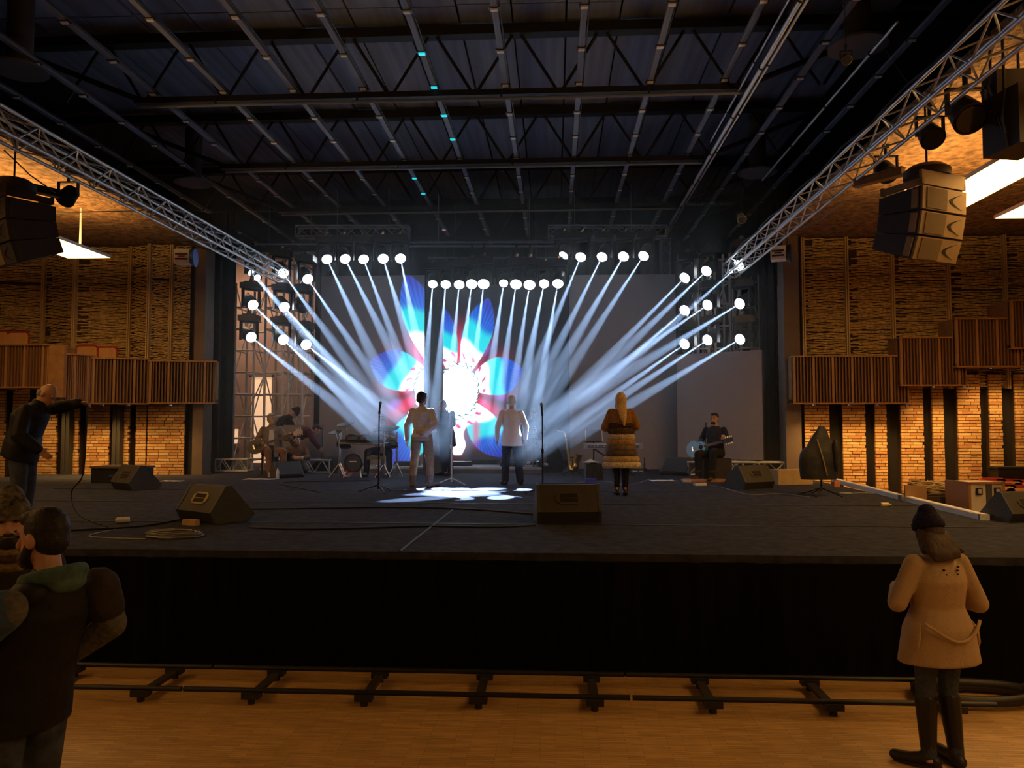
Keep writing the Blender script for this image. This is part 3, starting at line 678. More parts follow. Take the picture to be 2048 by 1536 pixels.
# ---------------- loudspeaker arrays
PA = M('array_cabinet', (.30, .21, .11), .6, noise=.1, scale=8)
PAG = M('array_grille', (.16, .115, .065), .8, noise=.3, scale=260)
PAD = M('array_dark', (.035, .03, .028), .6)
def line_array(u, v, Y, rz, n_, label, tilt0=.06, mats=(PA, PAG)):
    p = W(u, v, Y); t = empty('loudspeaker_array', p, rz, label, 'loudspeaker')
    y = 0; z = 0
    MB().bx((-.40, -.02, .02), (.40, .02, .20)).bx((-.40, -.02, .02), (-.36, .60, .10)).bx((.36, -.02, .02), (.40, .60, .10)).bx((-.40, .56, .02), (.40, .60, .12)).build('fly_frame', mats[0], t)
    MB().lathe((0, .22, .2), [(.28, 0), (.28, .10), (.2, .16)], 20).build('motor', PAD, t, True)
    stick(t, 'chain', BLACKM, (0, .22, .3), (0, .22, 6.45 - p.z), .014)
    top = V((0, 0, 0)); ang = tilt0
    for i in range(n_):
        R = Matrix.Rotation(ang, 4, 'X'); T = Matrix.Translation(top) @ R
        h = .31
        c = MB().prism([(.0, 0), (.62, -.05), (.62, -h + .05), (0, -h + .012)], -.40, .40).tf(T).build('cabinet', PAD, t)
        MB().bx((-.40, -.03, -h + .02), (.40, .0, -.005)).tf(T).build('front_panel', mats[0], c)
        MB().bx((-.33, -.042, -h + .035), (.03, -.028, -.02)).tf(T).build('grille', mats[1], c)
        pts = [V((.31 - .20 * math.sin(PI * q / 8) , -.035, -.05 - .20 * q / 8)) for q in range(9)]
        sl = MB()
        for q in range(8):
            a_, b_ = pts[q], pts[q + 1]; w0 = .028 * math.sin(PI * (q + .25) / 8.5); w1 = .028 * math.sin(PI * (q + 1.25) / 8.6)
            sl.add([a_ + V((-w0, 0, 0)), a_ + V((w0, 0, 0)), b_ + V((w1, 0, 0)), b_ + V((-w1, 0, 0)), a_ + V((-w0, -.004, 0)), a_ + V((w0, -.004, 0)), b_ + V((w1, -.004, 0)), b_ + V((-w1, -.004, 0))], [(4, 5, 6, 7), (0, 3, 2, 1), (0, 1, 5, 4), (2, 3, 7, 6), (1, 2, 6, 5), (3, 0, 4, 7)])
        sl.tf(T).build('horn_slot', SLOT, c)
        for s_ in (-1, 1): MB().bx((s_ * .405 - .01, .03, -h + .04), (s_ * .405 + .01, .12, -.03)).tf(T).build('side_bracket', mats[0], c)
        top = (T @ V((0, 0, -h))); ang += .14
    return t
line_array(1886, 378, 9.9, math.radians(27), 3, 'brown three-box loudspeaker array hanging beside the bright right light panels')
line_array(-8, 402, 10.3, math.radians(-34), 3, 'dark loudspeaker array hanging at the left behind the black bar', mats=(PAD, PAG))
def hung_box(u, v, Y, d, rz, label):
    p = W(u, v, Y); t = empty('hanging_rack', p, rz, label, 'rack')
    MB().box((0, 0, 0), d).build('cabinet', PAD, t)
    for k in range(4): MB().path([(-d[0] / 2 - .02, -.1 + .05 * k, d[2] / 2 - .1 * k), (-d[0] / 2 - .06, -.1 + .05 * k, 0), (-d[0] / 2 - .01, -.1, -d[2] / 2 + .06 * k)], .012, 5).build('cable', CABLE, t)
    for s_ in (-1, 1): stick(t, 'hanger', BLACKM, (s_ * .15, 0, d[2] / 2), (s_ * .15, 0, d[2] / 2 + .6), .015)
hung_box(2036, 245, 8.2, (.42, .5, .62), .2, 'tall dark rack with cables hanging above the light panels')
hung_box(2010, 180, 8.6, (.34, .3, .35), 0, 'small dark box hanging next to the tall rack')
for a, b, lab, mt in ((W(1712, 354, 11.0), W(1805, 356, 10.5), 'tan beam holding the right loudspeaker array', PA), (W(-30, 372, 10.2), W(116, 372, 11.0), 'black beam holding the left loudspeaker array', BLACKM)):
    d = b - a; ang = math.atan2(d.y, d.x)
    tag(MB().box((a + b) / 2, (d.length, .10, .09), Matrix.Rotation(ang, 3, 'Z')).box((a + b) / 2 + V((0, 0, .05)), (d.length + .03, .13, .012), Matrix.Rotation(ang, 3, 'Z')).box((a + b) / 2 - V((0, 0, .05)), (d.length + .03, .13, .012), Matrix.Rotation(ang, 3, 'Z')).build('array_beam', mt), lab, 'beam')
for pts, lab in (([(8, 300, 10), (60, 350, 10.3), (110, 385, 10.8)], 'black cable sagging from the left truss to the bar'), ([(60, 427, 12.5), (170, 424, 13.0), (300, 421, 13.6)], 'thin pale wire stretched behind the left spotlight'),
                 ([(1575, 470, 16), (1640, 440, 14.5), (1690, 400, 13)], 'thin cable looping below the right truss')):
    tag(MB().path([W(*q) for q in pts], .010, 5).build('hanging_cable', CABLE if 'black' in lab else CABLEG, None, True), lab, 'cable')

# ================================================================== LED SCREENS
def led_rgb(u, v, panel):
    c = np.zeros((len(u), 3)); al = np.zeros(len(u))
    def over(col, a):
        nonlocal c
        c = c * (1 - a[:, None]) + np.asarray(col) * a[:, None]
    def sm(x, a, b): t = np.clip((x - a) / (b - a), 0, 1); return t * t * (3 - 2 * t)
    cx, cy = (868, 775) if panel == 'L' else (917, 775)
    dx, dy = (u - cx), (v - cy) * .86; r = np.hypot(dx, dy); th = np.arctan2(dy, dx)
    # red glow between the petals
    g = np.exp(-((r - 62) / 34) ** 2) * (0.55 + .45 * np.sin(th * 12 + 1.2)) + .55 * np.exp(-(r / 62) ** 4)
    over((.95, .03, .13), np.clip(g, 0, 1) * .95)
    over((.35, .12, .75), np.exp(-((r - 84) / 13) ** 2) * np.clip(np.sin(th * 12 - .4), 0, 1) * .7)
    P = {'L': [((813, 548), (884, 770), 34), ((740, 722), (882, 772), 40), ((784, 928), (880, 790), 38)],
         'C': [((884, 612), (908, 775), 21), ((977, 596), (921, 775), 29), ((1045, 738), (922, 776), 38), ((1004, 914), (922, 785), 34), ((838, 925), (902, 795), 26)]}[panel]
    for (tx, ty), (rx, ry), wd in P:
        ax, ay = rx - tx, ry - ty; L = math.hypot(ax, ay); ax /= L; ay /= L
        s_ = ((u - tx) * ax + (v - ty) * ay) / L; q = (u - tx) * -ay + (v - ty) * ax
        hw = wd * np.sin(PI * np.clip(s_, 0, 1) ** .70) ** 1.15
        a = sm(hw - np.abs(q), -1.2, 1.6) * ((s_ > 0) & (s_ < 1))
        ss = s_ + .05 * np.sin(q / wd * 2.2)
        col = np.zeros((len(u), 3))
        t1 = sm(ss, .27, .37)[:, None]; t2 = sm(ss, .49, .60)[:, None] ** 2.2; t0 = sm(ss, 0, .28)[:, None]
        blue = np.array((.02, .04, .60)) * (1 - t0) + np.array((.0, .17, 1.0)) * t0
        fan = np.arctan2(q, (s_ * L - L * .62)); stripe = .72 + .28 * np.sin(fan * 75)
        blue = blue * stripe[:, None]
        cy_ = np.array((.0, .85, 1.0)) * (1 - .25 * (1 - stripe))[:, None]
        col = blue * (1 - t1) + cy_ * t1; col = col * (1 - t2) + np.array((4.4, 5.0, 5.6)) * t2
        c = c * (1 - a[:, None]) + col * a[:, None]
    if panel == 'C':
        a = sm(22 - .10 * (v - 800) + 3 * np.sin(v / 7.0) - np.abs(u - 912 - .03 * (v - 800)), -2, 4) * (v > 800) * sm(912 - v, 0, 8); over((4.2, 4.4, 5), a)
        a = np.exp(-((np.abs(u - 918) - 34) / 7) ** 2) * sm(905 - v, 0, 40) * (v > 815); over((.9, .12, .30), a * .8)
    # white heart with a ragged teal rim
    hh = np.hypot((u - cx) / 38.0, (v - cy - 6) / 52.0) + .03 * np.sin(th * 22) + .02 * np.sin(th * 9 + 1)
    a = sm(1.0 - hh, -.05, .03); over((4.6, 5.0, 5.4), a)
    rim = np.exp(-((hh - 1.04) / .085) ** 4) * (np.sin(th * 24 + hh * 34) > .35); over((.0, .22, .22), np.clip(rim * 2, 0, 1))
    rim = np.exp(-((hh - 1.38) / .10) ** 4) * (np.sin(th * 17 + hh * 9) > .62); over((.85, .06, .30), np.clip(rim * 2, 0, 1))
    return c
def led_screen(name, label, u0, u1, v0, v1, Y, panel=None, Yr=None, crop=None):
    Yr = Yr or Y; a, b = W(u0, v0, Y), W(u1, v0, Yr); zt = a.z; zb = W(u0, v1, Y).z
    t = empty(name, ((a.x + b.x) / 2, (Y + Yr) / 2, zb), 0, label, 'led screen', 'stage led screens')
    ang = math.atan2(b.y - a.y, b.x - a.x); L = math.hypot(b.x - a.x, b.y - a.y); R = Matrix.Rotation(ang, 3, 'Z')
    c = V(((a.x + b.x) / 2, (Y + Yr) / 2, (zt + zb) / 2)); nn = R @ V((0, 1, 0))
    MB().box(c + nn * .05, (L, .09, zt - zb), R).build('cabinet', BLACKM, t, world=True)
    if panel:
        nx = int(L / .0125); nz = int((zt - zb) / .0125)
        X, Z = np.meshgrid(np.linspace(a.x + .005, b.x - .005, nx), np.linspace(zb + .005, zt - .005, nz))
        X = X.ravel(); Z = Z.ravel(); 
        D = np.stack([X, np.full_like(X, Y), Z - EYE.z], 1)
        den = D @ np.array(_fw); uu = 1024 + F * (D @ np.array(_rt)) / den; vv = 768 - F * (D @ np.array(_up)) / den
        col = led_rgb(uu, vv, panel)
        me = bpy.data.meshes.new('screen_face')
        idx = np.arange(nx * nz).reshape(nz, nx)
        q = np.stack([idx[:-1, :-1], idx[:-1, 1:], idx[1:, 1:], idx[1:, :-1]], -1).reshape(-1, 4)
        me.from_pydata(np.stack([X, np.full_like(X, Y - .002), Z], 1).tolist(), [], q.tolist())
        at = me.color_attributes.new('picture', 'FLOAT_COLOR', 'POINT')
        at.data.foreach_set('color', np.concatenate([col, np.ones((len(col), 1))], 1).astype(np.float32).ravel())
        if 'led_picture' not in MATS:
            m = bpy.data.materials.new('led_picture'); m.use_nodes = True; MATS['led_picture'] = m; nt = m.node_tree; bs = nt.nodes['Principled BSDF']
            an = nt.nodes.new('ShaderNodeAttribute'); an.attribute_name = 'picture'
            nt.links.new(an.outputs['Color'], bs.inputs['Emission Color']); bs.inputs['Emission Strength'].default_value = 1.0
            bs.inputs['Base Color'].default_value = (.30, .265, .262, 1); bs.inputs['Roughness'].default_value = .55
        
        if panel == 'C' and 'led_picture_dark' not in MATS:
            md = MATS['led_picture'].copy(); md.name = 'led_picture_dark'; MATS['led_picture_dark'] = md
            md.node_tree.nodes['Principled BSDF'].inputs['Base Color'].default_value = (.09, .09, .12, 1)
        me.materials.append(MATS['led_picture_dark' if panel == 'C' else 'led_picture']); link('screen_face', me, t, True)
    else:
        MB().box(c - nn * .004, (L - .01, .012, zt - zb - .01), R).build('screen_face', LEDGREY, t, world=True)
    zs = zb - .02
    if zs > ZS + .06:
        for k in range(3): MB().box((c - (R @ V((1, 0, 0))) * (L / 2 - .1 - (L - .2) * k / 2)) * V((1, 1, 0)).x + V((0, 0, 0)) if 0 else V((c.x + (R @ V((1, 0, 0))).x * (-L / 2 + .1 + (L - .2) * k / 2), c.y + (R @ V((1, 0, 0))).y * (-L / 2 + .1 + (L - .2) * k / 2) + .05, (zs + ZS) / 2)), (.08, .08, zs - ZS + .02), R).build('support', BLACKM, t, world=True)
    return t
led_screen('led_screen', 'left led screen, half grey, with blue and white petals at its edge', 642, 850, 552, 938, 19.5, 'L')
led_screen('led_screen', 'centre led screen showing a white flower with blue petals', 887, 1137, 556, 920, 20.1, 'C')
led_screen('led_screen', 'tall blank grey led screen to the right of the flower', 1138, 1351, 550, 938, 19.4)
led_screen('led_screen', 'small blank grey led screen behind the seated guitarist', 1353, 1524, 709, 916, 18.75, Yr=17.6)
led_screen('led_screen', 'low row of blank led panels where the stagehands are working', 566, 644, 850, 940, 18.45)

# riser in front of the centre screen
a, b = G(700, 946), G(1085, 946)
ri = empty('riser', ((a.x + b.x) / 2, 18.3, ZS), 0, 'low grey riser along the foot of the centre screen', 'platform')
MB().bx((a.x, 18.2, ZS), (b.x, 19.4, ZS + .13)).build('deck', M('riser_grey', (.16, .165, .18), .7, noise=.15, scale=6), ri, world=True)
MB().bx((a.x, 18.17, ZS + .09), (b.x, 18.2, ZS + .14)).build('edge_strip', ALU, ri, world=True)
for k in range(3): MB().bx((a.x + .9 + k * 1.3, 18.7, ZS + .13), (a.x + 1.5 + k * 1.3, 19.0, ZS + .24)).build('cable_box', BLACK, ri, world=True)

# haze hanging over the stage
hz = bpy.data.materials.new('stage_haze'); hz.use_nodes = True; nt = hz.node_tree; nt.nodes.clear()
vo = nt.nodes.new('ShaderNodeVolumeScatter'); vo.inputs['Color'].default_value = (.9, .95, 1, 1); vo.inputs['Density'].default_value = .025; vo.inputs['Anisotropy'].default_value = .25
ou = nt.nodes.new('ShaderNodeOutputMaterial'); nt.links.new(vo.outputs[0], ou.inputs['Volume'])
hz.cycles.volume_sampling = 'EQUIANGULAR'
for m_ in (LENS, MATS['led_picture'], MATS['led_picture_dark'], TAGC, TAGP, WARMDOOR): m_.cycles.emission_sampling = 'NONE'
tag(MB().bx((-7.6, 14.5, ZS + .02), (4.8, 20.6, 7.1)).build('stage_haze', hz), 'thin pale haze over the stage that shows the light beams', 'haze', kind='stuff')

# ================================================================== PROPS ON AND AROUND THE STAGE
def wedge(label, u, v, rz, s=1.0, z=ZS, rim=(.055, .048, .04)):
    p = G(u, v, z); t = empty('stage_monitor', p, math.radians(rz), label, 'loudspeaker', 'wedge monitors'); t.scale = (s, s, s)
    prof = [(.20, 0), (.29, .07), (-.03, .42), (-.10, .42), (-.29, .13), (-.22, 0)]
    MB().prism(prof, -.33, .33).build('cabinet', M('wedge_paint', (.045, .040, .036), .55, noise=.2, scale=60), t)
    for s_ in (-1, 1): MB().prism([(q[0] * 1.02, q[1] * 1.01 + .001) for q in prof], s_ * .345 - .017, s_ * .345 + .017).build('side_cheek', M('wedge_cheek', (.06, .063, .07), .6, noise=.2, scale=40), t)
    R = Matrix.Rotation(math.atan2(.35, -.32), 3, 'X')
    MB().box((0, .145, .257), (.62, .44, .02), Matrix.Rotation(math.atan2(.35, -.32), 3, 'X')).build('grille', GRILLE, t)
    ang = math.atan2(.29, .19); R = Matrix.Rotation(ang, 3, 'X'); n_ = R @ V((0, 0, 1)); c = V((0, -.195, .275)) + n_ * .004
    h = MB().prism([(-.15, -.035), (-.10, -.075), (.10, -.075), (.15, -.035), (.15, .035), (.10, .075), (-.10, .075), (-.15, .035)], -.007, .007, 'z').tf(Matrix.Translation(c) @ R.to_4x4()).build('handle_plate', M('handle_rim_%d' % int(rim[0] * 100), rim, .5), t)
    for s_ in (-1, 1): MB().box(c + (R @ V((0, s_ * .030, 0))) + n_ * .006, (.20, .048, .012), R).build('handle_slot', SLOT, h)
    return t
wedge('wedge monitor near the stage front, beside the wooden block and cable coil', 430, 1040, -33, 1.02, rim=(.42, .32, .15))  # lit look of the handle plate put into its bright yellow colour
wedge('wedge monitor by the left brick wall with a black box behind it', 272, 978, -36, 1.0)
wedge('wedge monitor standing alone at the stage front before the microphone stand', 1133, 1041, 7, 1.05)
wedge('wedge monitor with a bluish side standing in front of the cardboard box', 1498, 976, 30, .98)
wedge('dark wedge monitor turned away, left of the seated guitarist', 1357, 950, 148, .95)
wedge('dark wedge monitor at the feet of the bass player', 574, 955, -140, .82)
wedge('dark wedge monitor beside the road case at the stage edge', 2030, 1040, 18, .82)

MICM = M('mic_grille', (.35, .35, .36), .4, .8)
def mic_stand(label, u, v, vtop, boom=None, mic=True, mat=BLACKM, r=.011, yaw=0):
    p = G(u, v); zt = W(u, vtop, p.y).z - p.z; t = empty('microphone_stand', p, math.radians(yaw), label, 'stand', 'microphone stands')
    h = zt - (.12 if mic else 0)
    if boom: h = min(h, boom[2])
    stick(t, 'lower_tube', mat, (0, 0, .10), (0, 0, h * .55), r * 1.35); stick(t, 'upper_tube', mat, (0, 0, h * .5), (0, 0, h), r)
    MB().cyl((0, 0, h * .53), (0, 0, h * .58), r * 2).build('clutch', mat, t)
    MB().cyl((0, 0, .06), (0, 0, .16), .028, .02).build('hub', mat, t)
    for k in range(3):
        a = math.radians(-30 + 120 * k); MB().path([(0, 0, .13), (.1 * math.cos(a), .1 * math.sin(a), .10), (.34 * math.cos(a), .34 * math.sin(a), .012)], .010, 6).build('leg', mat, t)
    e = V((0, 0, h)); d = V((.08, -.08, 1)).normalized()
    if boom:
        e2 = V(boom[:2] + (zt - .08,)); a_ = e - (e2 - e) * .35; stick(t, 'boom', mat, a_, e2, r); d = (e2 - e).normalized(); e = e2
        MB().cyl((-.03, 0, h), (.03, 0, h), .022).build('boom_joint', mat, t)
    if mic:
        MB().cyl(e, e + d * .05, .018).build('mic_clip', BLACK, t)
        m_ = MB().cap(e + d * .03, e + d * .17, .012, .019).build('microphone', BLACKM, t, True); MB().ell(e + d * .19, (.028, .028, .03)).build('mic_head', MICM, m_, True)
    return t
mic_stand('tripod microphone stand with a microphone, in front of the drum kit', 757, 985, 814, yaw=90)
mic_stand('tall microphone stand rising out of the bright patch on the stage', 903, 970, 832, mic=False, mat=ALU, r=.013)
mic_stand('microphone stand with a boom arm behind the lone wedge monitor', 1085, 990, 817, yaw=180)
mic_stand('microphone stand before the seated guitarist', 1412, 957, 850, yaw=40)
mic_stand('thin empty microphone stand to the right of the guitarist', 1499, 944, 862, mic=False)
mic_stand('small empty microphone stand next to the keyboard', 1289, 948, 915, mic=False)

# keyboard on its stand
p = G(1226, 950); kb = empty('keyboard', (p.x, p.y, ZS), 0, 'long pale keyboard behind the woman in the fur coat', 'keyboard')
z = W(1226, 893, p.y).z - ZS
MB().bx((-.66, -.16, z - .05), (.66, .18, z + .05)).bx((-.66, -.16, z + .05), (-.60, .18, z + .075)).bx((.60, -.16, z + .05), (.66, .18, z + .075)).build('body', M('keyboard_grey', (.42, .45, .50), .4), kb)
MB().bx((-.58, -.168, z - .035), (.58, -.16, z + .035)).build('rear_panel', M('keyboard_panel', (.10, .13, .20), .4), kb)
for k in range(14): slab(kb, 'button', WHITEP if k % 3 else BLUE if 0 else M('key_blue', (.2, .35, .8), .4), (-.5 + .075 * k, -.171, z + .008 * (k % 3)), (.035, .008, .018))
for k in range(28): slab(kb, 'white_key', WHITEP, (-.57 + .0422 * k, .10, z + .057), (.039, .14, .014))
ks = empty('keyboard_stand', (p.x, p.y, ZS), 0, 'black crossed keyboard stand under the pale keyboard', 'stand')
for s_ in (-1, 1): stick(ks, 'leg', BLACKM, (-.45 * s_, 0 + .02 * s_, .02), (.40 * s_, .02 * s_, z - .07), .018)
for s_ in (-1, 1): stick(ks, 'foot', BLACKM, (.45 * s_, -.22, .02), (.45 * s_, .22, .02), .018); stick(ks, 'arm', BLACKM, (.40 * s_, -.2, z - .07), (.40 * s_, .2, z - .07), .018)
q = W(1189, 872, p.y - .3); lp = empty('laptop', (q.x, q.y + .3, q.z - .13), math.radians(8), 'open dark laptop standing over the left end of the keyboard', 'laptop')
MB().box((0, 0, .14), (.40, .02, .27), Matrix.Rotation(math.radians(-12), 3, 'X')).build('screen_lid', M('laptop_grey', (.10, .11, .14), .35), lp); MB().box((0, .14, .01), (.40, .27, .02)).build('base', BLACK, lp)
for s_ in (-1, 1): MB().box((s_ * .19, -.016, .14), (.02, .012, .26), Matrix.Rotation(math.radians(-12), 3, 'X')).build('lid_edge', ALU, lp)
ls = empty('laptop_stand', (q.x, q.y + .42, ZS), 0, 'thin black stand holding up the laptop', 'stand')
stick(ls, 'post', BLACKM, (0, 0, .03), (0, 0, q.z - .13 - ZS), .016); slab(ls, 'tray', BLACKM, (0, 0, q.z - .14 - ZS), (.34, .24, .015))
for k in range(3): stick(ls, 'leg', BLACKM, (0, 0, .2), (.28 * math.cos(k * 2.1), .22 * math.sin(k * 2.1), .012), .011)

# saxophone on a stand
p = G(1137, 950); sx = empty('saxophone', p, math.radians(-12), 'brass saxophone standing upright beside the keyboard', 'saxophone')
pts, rs = [], []
for i in range(16): t_ = i / 15; pts.append(V((-.07 + .10 * t_, 0, .88 - .68 * t_))); rs.append(.017 + .026 * t_)
for i in range(1, 10): a = PI * i / 9; pts.append(V((.03 + .065 - .065 * math.cos(a), 0, .20 - .085 * math.sin(a)))); rs.append(.043 + .004 * i)
for i in range(1, 7): pts.append(V((.16 + .012 * i, 0, .20 + .045 * i))); rs.append((.080, .081, .085, .092, .10, .115)[i - 1] * .8)
MB().path(pts, 0, 14, rs).build('body', GOLD, sx, True)
MB().path([(-.07, 0, .88), (-.085, 0, .95), (-.12, 0, .985), (-.18, 0, .985), (-.235, 0, 1.0)], .0, 8, [.016, .014, .012, .011, .010]).build('neck', GOLD, sx, True)
MB().cap((-.22, 0, .996), (-.28, 0, 1.02), .015, .011).build('mouthpiece', WHITEP, sx, True)
for k in range(11):
    zz = .80 - .053 * k; MB().cyl((-.055 + .1 * (.88 - zz) / .68, -.05, zz), (-.055 + .1 * (.88 - zz) / .68, -.062, zz), .022, n=12).build('key', GOLD, sx, True)
for k in range(4): MB().torus((.05 + .04 * k, -.075, .27 + .05 * k), .026, .006, (0, 1, 0), 12, 5).build('key_guard', GOLD, sx, True)
MB().path([(-.03, -.05, .80), (.05, -.055, .30)], .006, 5).build('key_rod', GOLD, sx)
st = empty('saxophone_stand', p + V((.06, .07, 0)), 0, 'black tripod stand holding the saxophone', 'stand')
stick(st, 'post', BLACKM, (.02, 0, .03), (.04, -.03, .42), .014)
MB().torus((.03, -.05, .40), .075, .01, (0, 0, 1), 14, 6).build('cradle', BLACKM, st, True)
for k in range(3): stick(st, 'leg', BLACKM, (.03, 0, .12), (.03 + .26 * math.cos(.6 + k * 2.1), .22 * math.sin(.6 + k * 2.1), .012), .011)

p = G(1187, 960); am = empty('practice_amp', p, math.radians(8), 'small black ribbed amplifier box near the saxophone', 'amplifier')
MB().bx((-.17, -.14, .02), (.17, .14, .34)).build('cabinet', BLACK, am)
for k in range(6): slab(am, 'rib', GRILLE, (-.14 + .056 * k, -.147, .18), (.02, .014, .27))
MB().box((0, .0, .355), (.12, .04, .03)).build('handle', BLACKM, am)
p2 = p + V((-.06, -.02, .36)); tag(MB().lathe(p2 + V((0, 0, .012)), [(.19, 0), (.10, .018), (.05, .035), (.03, .055), (.008, .06)], 24).build('cymbal', M('cymbal_pale', (.75, .70, .58), .3, .5), None, True), 'pale cymbal lying on the small black amplifier', 'cymbal')
p = G(1184, 964); tag(MB().bx(p + V((-.14, -.07, 0)), p + V((.10, .03, .06))).bx(p + V((-.12, -.055, .06)), p + V((.02, -.01, .075))).cyl(p + V((.05, -.03, .06)), p + V((.05, -.03, .08)), .02).build('effects_pedal', M('pedal_blue', (.06, .08, .55), .4)), 'blue effects pedal on the stage by the small amplifier', 'pedal')

# seats of the musicians
def chair(label, u, v, rz, z=ZS):
    p = G(u, v, z); t = empty('folding_chair', p, math.radians(rz), label, 'chair')
    MB().bx((-.21, -.20, .43), (.21, .20, .47)).build('seat', BLACK, t); MB().bx((-.20, -.23, .62), (.20, -.20, .86)).build('backrest', BLACK, t)
    for sx_ in (-1, 1):
        stick(t, 'leg', BLACKM, (.20 * sx_, .18, .01), (.20 * sx_, .16, .44), .013); stick(t, 'leg', BLACKM, (.20 * sx_, -.24, .01), (.20 * sx_, -.21, .84), .013); stick(t, 'stretcher', BLACKM, (.20 * sx_, .17, .16), (.20 * sx_, -.225, .16), .009)
    return t
def stool(label, u, v, h, mat=BLACKM, z=ZS):
    p = G(u, v, z) if not isinstance(u, V) else u; t = empty('bar_stool', p, 0, label, 'stool')
    MB().lathe((0, 0, h), [(.12, -.06), (.17, -.05), (.185, -.02), (.17, 0), (.05, .004)], 22).build('seat', BLACK, t, True)
    stick(t, 'column', CHROME, (0, 0, .03), (0, 0, h - .05), .026); MB().lathe((0, 0, 0), [(.21, 0), (.20, .015), (.05, .035), (.03, .06)], 22).build('base', mat, t, True)
    MB().torus((0, 0, h * .4), .15, .010, n=20, k=6).build('footrest', CHROME, t, True)
    return t

# drum kit with electronic pads
p = G(727, 955); dk = empty('drum_kit', p, 0, 'electronic drum kit with black pads on a chrome rack', 'drum kit')
RACK = CHROME
posts = [(-.52, -.1), (.47, -.12), (-.62, .35), (.66, .3)]
for x, y in posts:
    stick(dk, 'rack_post', RACK, (x, y, .02), (x, y, .98), .02)
    for k in (-1, 1): stick(dk, 'foot_leg', RACK, (x, y, .30), (x + .17 * k, y - .14, .012), .013)
stick(dk, 'cross_bar', RACK, (-.52, -.1, .74), (.47, -.12, .74), .02); stick(dk, 'side_bar', RACK, (-.52, -.1, .74), (-.62, .35, .74), .02); stick(dk, 'side_bar', RACK, (.47, -.12, .74), (.66, .3, .74), .02)
PADR = M('pad_rim', (.05, .05, .055), .4); PADH = M('pad_head', (.30, .31, .33), .55)
for x, y, z_, r in ((-.22, -.10, .84, .16), (.06, -.12, .84, .16), (.33, -.05, .84, .16), (-.50, .25, .72, .17), (.52, .28, .72, .18)):
    d = MB().lathe((x, y, z_), [(r * .8, -.08), (r, -.06), (r, .03), (r * .95, .035)], 22, (0, .25, 1)).build('drum_pad', PADR, dk, True); MB().cyl((x, y, z_ + .036), (x, y + .004, z_ + .044), r * .9, n=22).build('drum_head', PADH, d)
for x, y, z_, r in ((-.36, -.12, 1.16, .20), (-.58, -.15, .98, .15), (.60, -.05, 1.05, .19), (.30, .30, 1.05, .17)):
    stick(dk, 'cymbal_arm', RACK, (x * .9, y + .02, .74), (x, y, z_), .011)
    d = MB().lathe((x, y, z_), [(r, 0), (r, .012), (r * .4, .028), (.03, .045)], 24, (-.15, -.3, 1)).build('cymbal_pad', PADR, dk, True); MB().torus((x, y, z_ + .012), r * .75, .008, (-.15, -.3, 1), 24, 5).build('cymbal_ring', PADH, d, True)
for x, z0_ in ((-.16, .33),):
    d = MB().cyl((x, -.28, .33), (x, -.16, .33), .20, n=26).build('kick_pad', PADR, dk, True); MB().torus((x, -.285, .33), .185, .014, (0, 1, 0), 26, 6).build('kick_rim', BLACKM, d, True)
    MB().bx((x - .075, -.292, .345), (x + .075, -.286, .37)).build('name_bar', WHITEP, d)
    for s_ in (-1, 1): stick(dk, 'kick_leg', RACK, (x + .13 * s_, -.22, .2), (x + .2 * s_, -.32, .012), .012)
MB().bx((.12, -.22, .40), (.50, -.12, .46)).build('pedal_box', M('box_olive', (.13, .13, .08), .6), dk)
MB().box((.28, .05, .03), (.10, .26, .03), Matrix.Rotation(.25, 3, 'X')).build('pedal', CHROME, dk)
MB().box((-.34, .05, .03), (.10, .26, .03), Matrix.Rotation(.25, 3, 'X')).build('pedal', CHROME, dk)
dth = stool('round black drum throne behind the drum kit', G(748, 955) + V((0, .78, 0)), 0, .5)
p = G(692, 952); tag(MB().ell(p + V((0, 0, .13)), (.12, .09, .13), n=10).ell(p + V((.1, -.03, .07)), (.10, .07, .07), n=10).build('red_bag', M('bag_red', (.55, .03, .06), .7, noise=.3, scale=20), None, True), 'crumpled red bag on the stage beside the kick pad', 'bag')
p = G(655, 945); 
bg = MB().loft([(p + V((0, 0, .0)), (.38, 0, 0), (0, .22, 0)), (p + V((0, 0, .14)), (.40, 0, 0), (0, .23, 0)), (p + V((.02, 0, .30)), (.30, 0, .05), (0, .18, 0)), (p + V((.04, 0, .38)), (.16, 0, .03), (0, .10, 0))], 20)
tag(bg.build('gig_bag', M('bag_black', (.012, .012, .014), .8, noise=.4, scale=8, bump=.3), None, True), 'slumped black gear bag between the truss and the drum kit', 'bag')
p = G(1100, 944); tag(MB().loft([(p, (.30, 0, 0), (0, .25, 0)), (p + V((0, 0, .25)), (.34, 0, 0), (0, .25, 0)), (p + V((.02, 0, .55)), (.20, 0, 0), (0, .2, 0)), (p + V((.05, 0, .68)), (.08, 0, 0), (0, .1, 0))], 18).build('covered_amp', M('bag_black', (.012, .012, .014), .8), None, True), 'dark cloth-covered amplifier behind the seated man in the cap', 'amplifier')
p = G(870, 948); tag(MB().bx(p + V((-.28, 0, .0)), p + V((.28, .35, .62))).bx(p + V((-.25, -.012, .03)), p + V((.25, 0, .52))).bx(p + V((-.10, .12, .62)), p + V((.10, .18, .65))).build('guitar_amp', M('amp_grey', (.09, .09, .10), .7, noise=.2, scale=50)), 'square grey amplifier behind the standing clarinet player', 'amplifier')

